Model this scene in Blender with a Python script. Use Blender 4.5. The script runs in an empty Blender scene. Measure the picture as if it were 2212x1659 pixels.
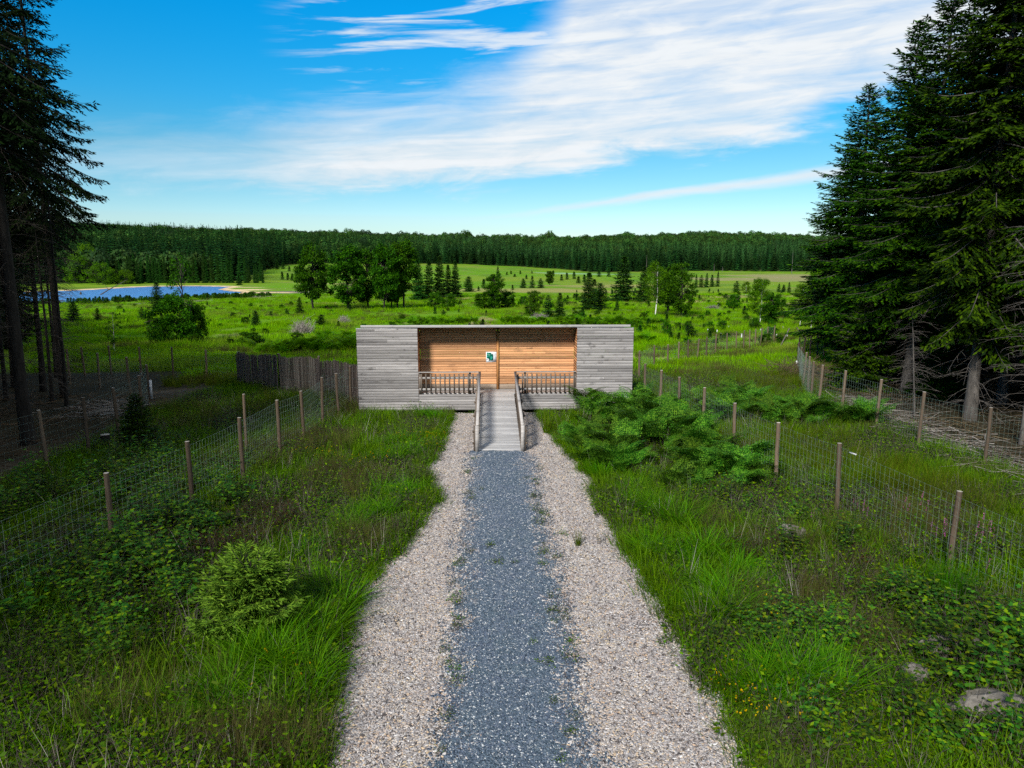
import bpy, math, random
import numpy as np
from mathutils import Vector

# ------------------------------------------------------------------ camera, sky, sun, exposure
scene = bpy.context.scene
col = scene.collection
cam_data = bpy.data.cameras.new('camera')
cam_data.sensor_width = 36.0
cam_data.lens = 36.0/(2*1106/1585)
cam_data.clip_start = 0.1
cam_data.clip_end = 9000
cam = bpy.data.objects.new('camera', cam_data)
cam.location = (-0.36, 0.0, 6.5)
cam.rotation_euler = (math.radians(90-9.8), 0, math.radians(-1.77))
col.objects.link(cam)
scene.camera = cam

SUN_DIR = Vector((-0.42, -0.82, 0.68)).normalized()      # from the ground towards the sun
SUN_EL = math.asin(SUN_DIR.z)
SUN_AZ = math.atan2(SUN_DIR.x, SUN_DIR.y)

world = bpy.data.worlds.new('World')
scene.world = world
world.use_nodes = True
wt = world.node_tree
wt.nodes.clear()


class G:
    """tiny expression builder for node trees"""
    def __init__(self, tree):
        self.t = tree

    def n(self, kind, **kw):
        nd = self.t.nodes.new(kind)
        for k, v in kw.items():
            setattr(nd, k, v)
        return nd

    def put(self, sock, v):
        if hasattr(v, 'is_output'):
            self.t.links.new(v, sock)
        else:
            sock.default_value = v

    def m(self, op, a, b=None, c=None, clamp=False):
        nd = self.n('ShaderNodeMath', operation=op, use_clamp=clamp)
        for i, v in enumerate((a, b, c)):
            if v is not None:
                self.put(nd.inputs[i], v)
        return nd.outputs[0]

    def sstep(self, x, lo, hi):
        nd = self.n('ShaderNodeMapRange', interpolation_type='SMOOTHSTEP')
        self.put(nd.inputs['Value'], x)
        self.put(nd.inputs['From Min'], lo)
        self.put(nd.inputs['From Max'], hi)
        return nd.outputs[0]

    def vec(self, x, y, z):
        nd = self.n('ShaderNodeCombineXYZ')
        for i, v in enumerate((x, y, z)):
            self.put(nd.inputs[i], v)
        return nd.outputs[0]

    def noise(self, vec, scale, detail=4, rough=.55, dist=0.0):
        nd = self.n('ShaderNodeTexNoise')
        if vec is not None:
            self.put(nd.inputs['Vector'], vec)
        nd.inputs['Scale'].default_value = scale
        nd.inputs['Detail'].default_value = detail
        nd.inputs['Roughness'].default_value = rough
        nd.inputs['Distortion'].default_value = dist
        return nd.outputs['Fac']

    def mix(self, fac, a, b, blend='MIX'):
        nd = self.n('ShaderNodeMix', data_type='RGBA', blend_type=blend)
        self.put(nd.inputs[0], fac)
        for i, v in ((6, a), (7, b)):
            if hasattr(v, 'is_output'):
                self.t.links.new(v, nd.inputs[i])
            else:
                nd.inputs[i].default_value = (v[0], v[1], v[2], 1) if not np.isscalar(v) else (v, v, v, 1)
        return nd.outputs[2]

    def ramp(self, fac, stops, interp='LINEAR'):
        nd = self.n('ShaderNodeValToRGB')
        nd.color_ramp.interpolation = interp
        els = nd.color_ramp.elements
        while len(els) < len(stops):
            els.new(.5)
        for e, (p, c) in zip(els, stops):
            e.position = p
            e.color = (c[0], c[1], c[2], 1)
        self.put(nd.inputs[0], fac)
        return nd.outputs[0]


g = G(wt)
tc = g.n('ShaderNodeTexCoord')
sky = g.n('ShaderNodeTexSky', sky_type='NISHITA', sun_disc=False)
sky.sun_elevation = SUN_EL
sky.sun_rotation = SUN_AZ
sky.altitude = 600
sky.air_density = 1.0
sky.dust_density = 0.0
sky.ozone_density = 3.0
sep = g.n('ShaderNodeSeparateXYZ')
wt.links.new(tc.outputs['Generated'], sep.inputs[0])
dx, dy, dz = sep.outputs
az = g.m('SUBTRACT', g.m('ARCTAN2', dx, dy), 0.031)
el = g.m('ARCSINE', dz)
ac = g.m('MINIMUM', g.m('MAXIMUM', az, -0.8), 0.8)
tilt = g.m('SUBTRACT', el, g.m('MULTIPLY', ac, .06))
nvec = g.vec(g.m('MULTIPLY', az, 3.2), g.m('MULTIPLY', tilt, 15.0), 0.0)
fine = g.vec(g.m('MULTIPLY', az, 9.0), g.m('MULTIPLY', tilt, 34.0), 3.0)
n1 = g.noise(nvec, 1.6, 6, .62, .4)
n2 = g.noise(fine, 1.2, 5, .58, .6)
streak = g.noise(g.vec(g.m('MULTIPLY', az, 2.6), g.m('MULTIPLY', tilt, 30.0), 7.3), 1.7, 6, .58, .5)
warp = g.m('ADD', g.m('MULTIPLY', g.m('SUBTRACT', n1, .5), .11), g.m('MULTIPLY', g.m('SUBTRACT', n2, .5), .05))
e1 = g.m('ADD', el, warp)
lo = g.m('ADD', .098, g.m('ADD', g.m('MULTIPLY', ac, .10), g.m('MULTIPLY', g.m('MULTIPLY', ac, ac), .14)))
hi = g.m('ADD', g.m('ADD', .215, g.m('MULTIPLY', ac, .16)), g.m('MULTIPLY', g.m('POWER', g.m('MAXIMUM', g.m('ADD', ac, .06), 0.0), 2.0), 6.5))
leftfade = g.sstep(ac, -.44, -.20)
hi = g.m('SUBTRACT', hi, g.m('MULTIPLY', g.m('SUBTRACT', 1.0, leftfade), .012))
band = g.m('MULTIPLY', g.sstep(e1, g.m('SUBTRACT', lo, .012), g.m('ADD', lo, .03)),
           g.m('SUBTRACT', 1.0, g.sstep(e1, g.m('SUBTRACT', hi, .07), g.m('ADD', hi, .035))))
band = g.m('MULTIPLY', band, g.m('ADD', .58, g.m('MULTIPLY', leftfade, .42)))
body = g.m('ADD', .87, g.m('MULTIPLY', g.m('SUBTRACT', streak, .5), 1.25))
body2 = g.m('ADD', body, g.m('MULTIPLY', g.m('SUBTRACT', n2, .5), .75), clamp=True)
band = g.m('MULTIPLY', band, body2, clamp=True)
# separate wisps above the band, thin streak low on the right
wm = g.m('MULTIPLY', g.sstep(ac, -.32, -.18), g.sstep(el, .18, .24))
wisps = g.m('MULTIPLY', wm, g.m('MULTIPLY', g.sstep(streak, .47, .64), .8))
sline = g.m('ADD', .056, g.m('MULTIPLY', ac, .115))
sw = g.m('ADD', .006, g.m('MULTIPLY', g.m('MAXIMUM', ac, 0.0), .016))
sd_ = g.m('ABSOLUTE', g.m('SUBTRACT', g.m('ADD', el, g.m('MULTIPLY', g.m('SUBTRACT', n1, .5), .02)), sline))
low = g.m('MULTIPLY', g.m('SUBTRACT', 1.0, g.sstep(sd_, 0.0, sw)), g.m('MULTIPLY', g.sstep(ac, -.10, .22), .8))
cloud = g.m('MAXIMUM', g.m('MAXIMUM', band, wisps), low, clamp=True)
hs = g.n('ShaderNodeHueSaturation')
hs.inputs['Hue'].default_value = 0.485
hs.inputs['Saturation'].default_value = 1.45
hs.inputs['Value'].default_value = 1.0
wt.links.new(sky.outputs[0], hs.inputs['Color'])
shade = g.m('ADD', .78, g.m('MULTIPLY', g.m('ADD', g.m('MULTIPLY', streak, .5), g.m('MULTIPLY', n2, .5)), .42))
cl = g.n('ShaderNodeVectorMath', operation='SCALE')
cl.inputs[0].default_value = (6.8, 7.15, 7.45)
g.put(cl.inputs['Scale'], shade)
airtint = g.ramp(g.m('MULTIPLY', el, 2.5), [(0, (.62, .74, .96)), (.12, (.80, .86, .95)), (.33, (.80, .90, .90)), (.48, (.50, 1.02, 1.12)), (.75, (.16, 1.20, 1.38))])
tinted = g.mix(1.0, hs.outputs[0], airtint, 'MULTIPLY')
skycol = g.mix(cloud, tinted, cl.outputs[0])
bg = g.n('ShaderNodeBackground')
bg.inputs['Strength'].default_value = 0.085
wt.links.new(skycol, bg.inputs['Color'])
wo = g.n('ShaderNodeOutputWorld')
wt.links.new(bg.outputs[0], wo.inputs['Surface'])

sun_data = bpy.data.lights.new('sun', 'SUN')
sun_data.energy = 4.5
sun_data.angle = math.radians(10)
sun_data.color = (1.0, 0.95, 0.87)
sun = bpy.data.objects.new('sun', sun_data)
sun.rotation_euler = SUN_DIR.to_track_quat('Z', 'Y').to_euler()
sun.location = (-30, -20, 60)
col.objects.link(sun)

scene.view_settings.view_transform = 'Standard'
scene.view_settings.look = 'None'
scene.view_settings.gamma = 1.0
scene.view_settings.use_curve_mapping = False
scene.view_settings.exposure = 0.55
scene.cycles.max_bounces = 4
scene.cycles.diffuse_bounces = 2
scene.cycles.glossy_bounces = 2
scene.cycles.transmission_bounces = 3
scene.cycles.transparent_max_bounces = 4
scene.cycles.use_denoising = False
scene.cycles.sample_clamp_indirect = 3.0
scene.cycles.use_adaptive_sampling = True
scene.cycles.adaptive_threshold = 0.02
world.cycles.sampling_method = 'MANUAL'
world.cycles.sample_map_resolution = 512

rng = np.random.default_rng(11)
random.seed(11)

# ------------------------------------------------------------------ measured positions (metres; x right, y away, z up)
POND = [(-177.4, 245.5), (-170.5, 267.3), (-164.9, 281.5), (-158.9, 285.2), (-155.1, 295.2), (-151.6, 315.2), (-146.0, 324.9), (-130.0, 329.6), (-110.6, 321.3), (-108.8, 309.2), (-105.9, 293.7), (-96.7, 279.4), (-89.4, 271.8), (-86.6, 254.8), (-92.7, 240.1), (-98.5, 233.4), (-104.1, 227.2), (-109.2, 218.9), (-112.7, 206.9), (-119.4, 203.1), (-133.9, 201.6), (-153.2, 208.2)]
EDGE_L = [(30.4, -1.98), (29.32, -1.99), (23.66, -2.11), (22.05, -2.46), (18.97, -1.76), (18.07, -1.96), (15.67, -2.4), (14.02, -2.82), (12.66, -2.96), (11.23, -2.82), (10.19, -2.81), (8.56, -2.54)]
EDGE_R = [(30.28, 1.73), (29.2, 1.71), (24.73, 2.16), (20.7, 2.65), (18.66, 2.48), (16.07, 2.71), (14.3, 2.8), (13.04, 2.86), (11.82, 2.88), (10.65, 2.97), (9.56, 3.02), (8.4, 2.96)]
F_LEFT_NEAR = [(-8.52, 15.3), (-7.82, 17.91), (-7.5, 20.68), (-7.37, 23.99), (-6.98, 25.65), (-6.95, 28.48), (-6.64, 30.06), (-6.47, 31.96)]
F_LEFT_FAR = [(-14.16, 22.55), (-13.76, 24.2), (-13.79, 26.32), (-14.12, 28.86), (-15.31, 32.22), (-17.88, 35.76), (-21.71, 40.29), (-23.91, 41.36)]
F_LEFT_BACK = [(-25.05, 45.0), (-23.71, 45.55), (-21.69, 45.08), (-19.6, 44.68), (-16.85, 42.71), (-13.89, 39.71)]
F_RIGHT_NEAR = [(8.94, 13.79), (8.41, 17.5), (7.85, 20.08), (7.55, 22.88), (7.44, 25.94), (7.06, 28.01), (6.79, 30.1), (6.56, 31.97)]
F_RIGHT_MID = [(8.19, 41.23), (10.54, 47.75), (11.9, 49.64), (13.28, 52.14), (14.48, 53.96), (15.3, 54.39), (16.33, 55.64), (18.34, 59.79), (20.28, 62.83), (22.12, 65.83), (22.85, 65.97), (23.77, 67.0), (24.67, 68.05), (25.66, 69.28), (27.79, 73.24), (29.5, 75.91)]
F_RIGHT_FAR = [(15.2, 21.87), (14.6, 24.46), (14.64, 27.4), (14.38, 29.66), (14.06, 31.09), (14.26, 32.41), (14.93, 34.27), (15.9, 37.02), (17.61, 41.38), (19.08, 45.24), (20.61, 48.74), (21.83, 50.83), (22.3, 50.86), (22.86, 50.92), (24.31, 53.05)]
SCREEN = [(-13.78, 39.0, 1.44), (-10.92, 36.5, 1.64), (-8.47, 34.3, 1.8), (-6.28, 32.6, 1.73)]
TREES = [
    ('spruce', -68.1, 152.9, 5.79, 4.18, 'full dark spruce standing right in front of the pond'),
    ('rowan', -32.9, 79.3, 9.42, 3.22, 'tall thin see-through tree rising out of the bush before the pond'),
    ('bush', -31.2, 73.4, 4.59, 5.05, 'large round green bush around the thin tree left of the meadow'),
    ('bush', -30.3, 75.5, 3.97, 2.65, 'dark bush against the right flank of the large round bush'),
    ('bush', -34.1, 75.9, 2.61, 2.37, 'pale low bush on the left flank of the large round bush'),
    ('birch', -32.6, 63.8, 3.63, 1.6, 'slender birch sapling with pale stem beside the left back fence'),
    ('spruce', -64.9, 116.1, 3.17, 2.59, 'young spruce low in the meadow just right of the dark trunk'),
    ('spruce', -61.2, 116.0, 2.16, 1.87, 'small loose spruce between the dark trunk and the birch sapling'),
    ('spruce', -55.3, 118.0, 2.2, 1.47, 'narrow young spruce left of the pair below the pond spruce'),
    ('spruce', -47.9, 104.2, 1.95, 1.43, 'pale young spruce right of the pair below the pond spruce'),
    ('spruce', -33.0, 103.6, 2.2, 1.68, 'airy young spruce above the round green shrub left of the hide'),
    ('spruce', -39.4, 132.7, 0.99, 1.16, 'tiny spruce tuft left of two in the open meadow'),
    ('spruce', -37.9, 137.8, 1.2, 1.03, 'tiny spruce tuft right of two in the open meadow'),
    ('spruce', -35.8, 138.7, 3.12, 2.08, 'dark compact young spruce left of the tall broadleaf trees'),
    ('spruce', -23.7, 102.7, 1.67, 1.93, 'small spruce right behind the grey dead bush'),
    ('spruce', -20.9, 100.5, 0.88, 1.01, 'tiny spruce beside the second grey dead bush'),
    ('deadbush', -22.5, 87.3, 1.97, 3.95, 'wide pale grey dead bush in the meadow left of the hide'),
    ('deadbush', -22.1, 110.5, 1.39, 2.5, 'small grey dead bush behind the wide one'),
    ('bush', -23.4, 71.4, 1.25, 2.69, 'round bright green shrub left of the bracken behind the screen'),
    ('spruce', -8.3, 128.1, 1.29, 1.29, 'tiny dark spruce above the hide roof, left half'),
    ('alder', -37.6, 157.6, 13.58, 5.91, 'leftmost tall broadleaf tree of the meadow, standing apart'),
    ('alder', -29.7, 154.3, 12.83, 6.37, 'broad round tree second of the tall broadleaf row'),
    ('alder', -27.2, 164.0, 12.52, 5.13, 'narrow tree third of the tall broadleaf row'),
    ('alder', -22.4, 156.6, 13.34, 5.3, 'thick dark tree opening the clump of close stems'),
    ('alder', -21.5, 160.3, 12.85, 4.02, 'slim stem in the middle of the clump of close stems'),
    ('alder', -20.3, 160.4, 13.87, 5.02, 'tall tree in the clump of close stems, straight trunk'),
    ('alder', -18.9, 160.4, 14.07, 5.63, 'leaning trunk at the right end of the clump of stems'),
    ('spruce', -19.9, 206.2, 11.35, 5.16, 'dark spruce touching the right end of the broadleaf clump'),
    ('spruce', -17.3, 209.9, 11.04, 4.73, 'second dark spruce right of the broadleaf clump'),
    ('spruce', -14.6, 212.9, 12.0, 4.8, 'tall dark spruce in the middle of the row right of the clump'),
    ('spruce', -12.4, 217.2, 9.52, 4.08, 'lower dark spruce near the end of the row right of the clump'),
    ('spruce', -10.2, 219.8, 10.74, 4.13, 'last pointed spruce of the row right of the broadleaf clump'),
    ('spruce', -7.8, 267.2, 5.35, 4.68, 'small spruce standing just past the dark spruce row'),
    ('bush', -11.8, 157.5, 3.36, 3.75, 'round dark shrub left of the pair below the spruce row'),
    ('bush', -8.7, 156.8, 3.15, 3.35, 'round paler shrub right of the pair below the spruce row'),
    ('spruce', 5.3, 486.3, 5.46, 4.25, 'small lone spruce on the far sloping meadow'),
    ('alder', 0.7, 156.4, 7.28, 3.54, 'slim round-headed tree rising behind two wide shrubs'),
    ('bush', -1.0, 158.4, 3.59, 5.98, 'wide dark shrub left below the round-headed tree'),
    ('bush', 3.5, 160.3, 3.63, 4.64, 'wide dark shrub right below the round-headed tree'),
    ('bush', 9.4, 158.3, 3.79, 3.59, 'tall rounded shrub between the wide shrubs and the spruce pair'),
    ('bush', 7.4, 169.3, 2.34, 2.34, 'low shrub squeezed behind the tall rounded shrub'),
    ('bush', 7.1, 131.4, 1.99, 2.82, 'low spreading shrub in front of the tall rounded shrub'),
    ('deadbush', 7.9, 121.4, 1.07, 3.83, 'grey dead branches lying left of the spruce pair'),
    ('spruce', 9.8, 126.5, 3.84, 2.56, 'left spruce of the dark pair above the hide roof'),
    ('spruce', 11.7, 126.5, 4.16, 2.72, 'right spruce of the dark pair above the hide roof'),
    ('spruce', 13.6, 304.1, 3.81, 3.05, 'small spruce left of three on the far meadow'),
    ('spruce', 17.4, 304.0, 4.96, 3.81, 'middle larger spruce of three on the far meadow'),
    ('spruce', 20.9, 303.9, 3.81, 3.43, 'right spruce of three on the far meadow'),
    ('alder', 27.3, 338.1, 6.36, 3.39, 'small pale broadleaf tree on the far meadow'),
    ('spruce', 19.7, 148.8, 7.52, 4.32, 'dark pointed spruce left of the group right of centre'),
    ('spruce', 23.0, 154.8, 5.48, 4.5, 'grey-green shorter spruce of the group right of centre'),
    ('spruce', 35.0, 194.6, 11.67, 7.37, 'biggest spruce in the group right of centre'),
    ('spruce', 39.9, 191.8, 8.97, 5.09, 'spruce between the biggest one and the white birch'),
    ('birch', 28.3, 125.7, 9.49, 4.78, 'birch with forked white trunk in the meadow right of centre'),
    ('alder', 33.8, 140.8, 8.93, 4.46, 'dark tree close behind the white birch'),
    ('column', 33.1, 127.8, 9.41, 4.38, 'dense columnar green tree right of the white birch'),
    ('spruce', 21.0, 141.7, 1.25, 1.25, 'small yellowish spruce in front of the shorter grey-green one'),
    ('spruce', 25.7, 149.5, 2.27, 1.13, 'slim little spruce left of the white birch'),
    ('spruce', 86.1, 306.9, 5.42, 2.71, 'first small spruce in the far row right of the columnar tree'),
    ('spruce', 88.2, 306.8, 5.04, 2.71, 'second small spruce in the far row right of the columnar tree'),
    ('spruce', 90.5, 306.8, 5.81, 2.71, 'third small spruce in the far row right of the columnar tree'),
    ('spruce', 94.5, 312.1, 5.13, 2.37, 'fourth small spruce in the far row right of the columnar tree'),
    ('spruce', 98.6, 317.7, 6.42, 2.81, 'last small spruce in the far row right of the columnar tree'),
    ('bush', 51.5, 154.6, 3.14, 3.34, 'bushy young tree between the columnar tree and the right birches'),
    ('spruce', 85.8, 255.3, 3.88, 3.23, 'bushy little spruce far behind the right birches'),
    ('birch', 79.4, 227.2, 4.61, 3.17, 'sparse pale young tree far behind the right birches'),
    ('birch', 40.9, 110.5, 6.91, 4.23, 'airy light green birch near the right forest'),
    ('alder', 40.2, 103.9, 4.25, 2.79, 'darker low tree right against the airy birch'),
    ('spruce', 101.7, 257.6, 2.94, 1.96, 'left small spruce of three near the right forest edge'),
    ('spruce', 103.4, 257.6, 2.61, 1.96, 'middle small spruce of three near the right forest edge'),
    ('spruce', 107.5, 262.8, 3.33, 2.33, 'right small spruce of three near the right forest edge'),
    ('birch', 41.1, 96.6, 5.87, 2.72, 'leafy birch in front of the right spruce forest edge'),
    ('birch', 41.3, 93.7, 7.8, 3.0, 'tall leafy birch against the right spruce forest edge'),
    ('birch', 42.4, 91.0, 8.75, 3.5, 'leafy birch half hidden by the right spruce forest'),
    ('bush', 19.5, 81.4, 1.66, 1.14, 'upright small shrub just right of the hide roof'),
    ('spruce', 21.3, 78.0, 1.29, 1.99, 'low wide young spruce by the meadow fence'),
    ('bush', 33.3, 92.1, 1.65, 1.29, 'dark small shrub below the airy birch'),
    ('bush', 30.2, 95.3, 1.09, 1.46, 'thin low shrub left of the fence corner'),
    ('deadbush', 46.9, 154.2, 0.98, 3.92, 'strip of grey dead brush in the right meadow'),
    ('willow', -174.9, 338.0, 9.57, 11.65, 'pale rounded willow on the left far shore of the pond'),
    ('willow', -173.8, 347.4, 6.42, 6.42, 'small pale willow between two larger ones on the far shore'),
    ('willow', -166.8, 343.7, 6.35, 8.04, 'low round willow right on the far shore of the pond'),
    ('willow', -191.8, 351.4, 12.53, 12.96, 'taller pale willow behind the dark trunk on the far shore'),
    ('willow', -194.8, 365.3, 17.06, 12.57, 'tallest pale willow at the left of the far shore'),
    ('spruce', -112.3, 334.7, 4.14, 3.73, 'lone small spruce by the sand spit'),
    ('far_spruce', -155.2, 528.6, 4.57, 3.26, 'tiny far-off spruce on the green slope below the forest'),
    ('far_spruce', -145.5, 513.8, 5.08, 3.49, 'tiny far-off spruce on the green slope below the forest'),
    ('far_spruce', -143.4, 521.3, 4.51, 3.22, 'tiny far-off spruce on the green slope below the forest'),
    ('far_spruce', -131.2, 490.7, 3.03, 2.43, 'tiny far-off spruce on the green slope below the forest'),
    ('far_spruce', -109.8, 395.9, 3.92, 2.45, 'tiny far-off spruce on the green slope below the forest'),
    ('far_spruce', -106.1, 392.8, 3.41, 2.43, 'tiny far-off spruce on the green slope below the forest'),
    ('far_spruce', -102.5, 388.6, 3.37, 2.41, 'tiny far-off spruce on the green slope below the forest'),
    ('far_spruce', -102.7, 398.4, 2.96, 2.47, 'tiny far-off spruce on the green slope below the forest'),
    ('far_spruce', -2.6, 304.7, 3.43, 2.48, 'dot-like young spruce on the middle far meadow'),
    ('far_spruce', -4.3, 275.5, 1.55, 1.38, 'dot-like young spruce on the middle far meadow'),
    ('far_spruce', 14.7, 507.6, 2.22, 1.9, 'dot-like young spruce on the middle far meadow'),
    ('far_spruce', 15.6, 459.9, 1.72, 2.3, 'dot-like young spruce on the middle far meadow'),
    ('far_spruce', 21.2, 511.8, 2.24, 1.92, 'dot-like young spruce on the middle far meadow'),
    ('far_spruce', 21.0, 424.6, 2.39, 1.86, 'dot-like young spruce on the middle far meadow'),
    ('far_spruce', 11.4, 489.2, 1.83, 1.83, 'dot-like young spruce on the middle far meadow'),
    ('far_spruce', 8.7, 286.2, 1.79, 1.43, 'dot-like young spruce on the middle far meadow'),
    ('far_spruce', 30.1, 527.5, 1.98, 1.65, 'dot-like young spruce on the middle far meadow'),
    ('far_spruce', 41.3, 480.4, 3.61, 2.41, 'dot-like young spruce on the middle far meadow'),
    ('far_spruce', 39.4, 406.2, 3.05, 2.29, 'dot-like young spruce on the middle far meadow'),
    ('far_spruce', 44.1, 421.9, 3.7, 2.64, 'dot-like young spruce on the middle far meadow'),
    ('far_spruce', 49.1, 430.4, 4.05, 2.7, 'dot-like young spruce on the middle far meadow'),
    ('far_spruce', 43.7, 363.5, 3.19, 2.74, 'dot-like young spruce on the middle far meadow'),
    ('far_spruce', 48.3, 377.3, 3.79, 2.37, 'dot-like young spruce on the middle far meadow'),
    ('far_spruce', 71.2, 480.7, 4.22, 3.62, 'dot-like young spruce on the middle far meadow'),
    ('far_spruce', 77.6, 481.3, 5.43, 3.02, 'dot-like young spruce on the middle far meadow'),
    ('far_spruce', 46.1, 325.3, 2.86, 2.86, 'dot-like young spruce on the middle far meadow'),
]
ZONES = [
    (-73.89, 262.83, 14, 14, 'dirt'),
    (-73.15, 236.06, 9, 8, 'dirt'),
    (-81.66, 206.02, 14, 4, 'dirt'),
    (-91.24, 194.08, 16, 5, 'dirt'),
    (-90.15, 220.78, 14, 4, 'dirt'),
    (-1.56, 111.96, 3.0, 22, 'pink'),
    (-1.37, 93.15, 2.4, 14, 'pink'),
    (161.76, 432.61, 50, 50, 'brown'),
    (211.06, 504.31, 60, 60, 'brown'),
    (7.23, 279.84, 40, 18, 'tan'),
    (31.99, 266.31, 40, 14, 'tan'),
    (54.71, 196.35, 40, 18, 'tan'),
    (77.38, 225.94, 40, 14, 'tan'),
    (51.14, 224.64, 30, 14, 'tan'),
    (58.11, 183.32, 26, 10, 'tan'),
    (76.82, 195.02, 30, 12, 'tan'),
    (59.57, 324.87, 40, 20, 'tan'),
    (-8.0, 214.92, 24, 8, 'tan'),
    (-30.25, 186.37, 30, 6, 'tan'),
    (70.79, 545.1, 40, 16, 'reed'),
    (49.54, 556.18, 30, 14, 'reed'),
    (-76.45, 262.73, 9, 4, 'sand'),
    (-81.41, 263.09, 12, 4, 'sand'),
    (-92.89, 286.3, 9, 8, 'sand'),
    (-103.62, 310.85, 12, 3, 'sand'),
    (-80.16, 355.61, 14, 2.5, 'sand'),
    (13.99, 57.07, 6, 3, 'straw'),
    (18.73, 54.75, 3, 4, 'straw'),
]
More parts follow.
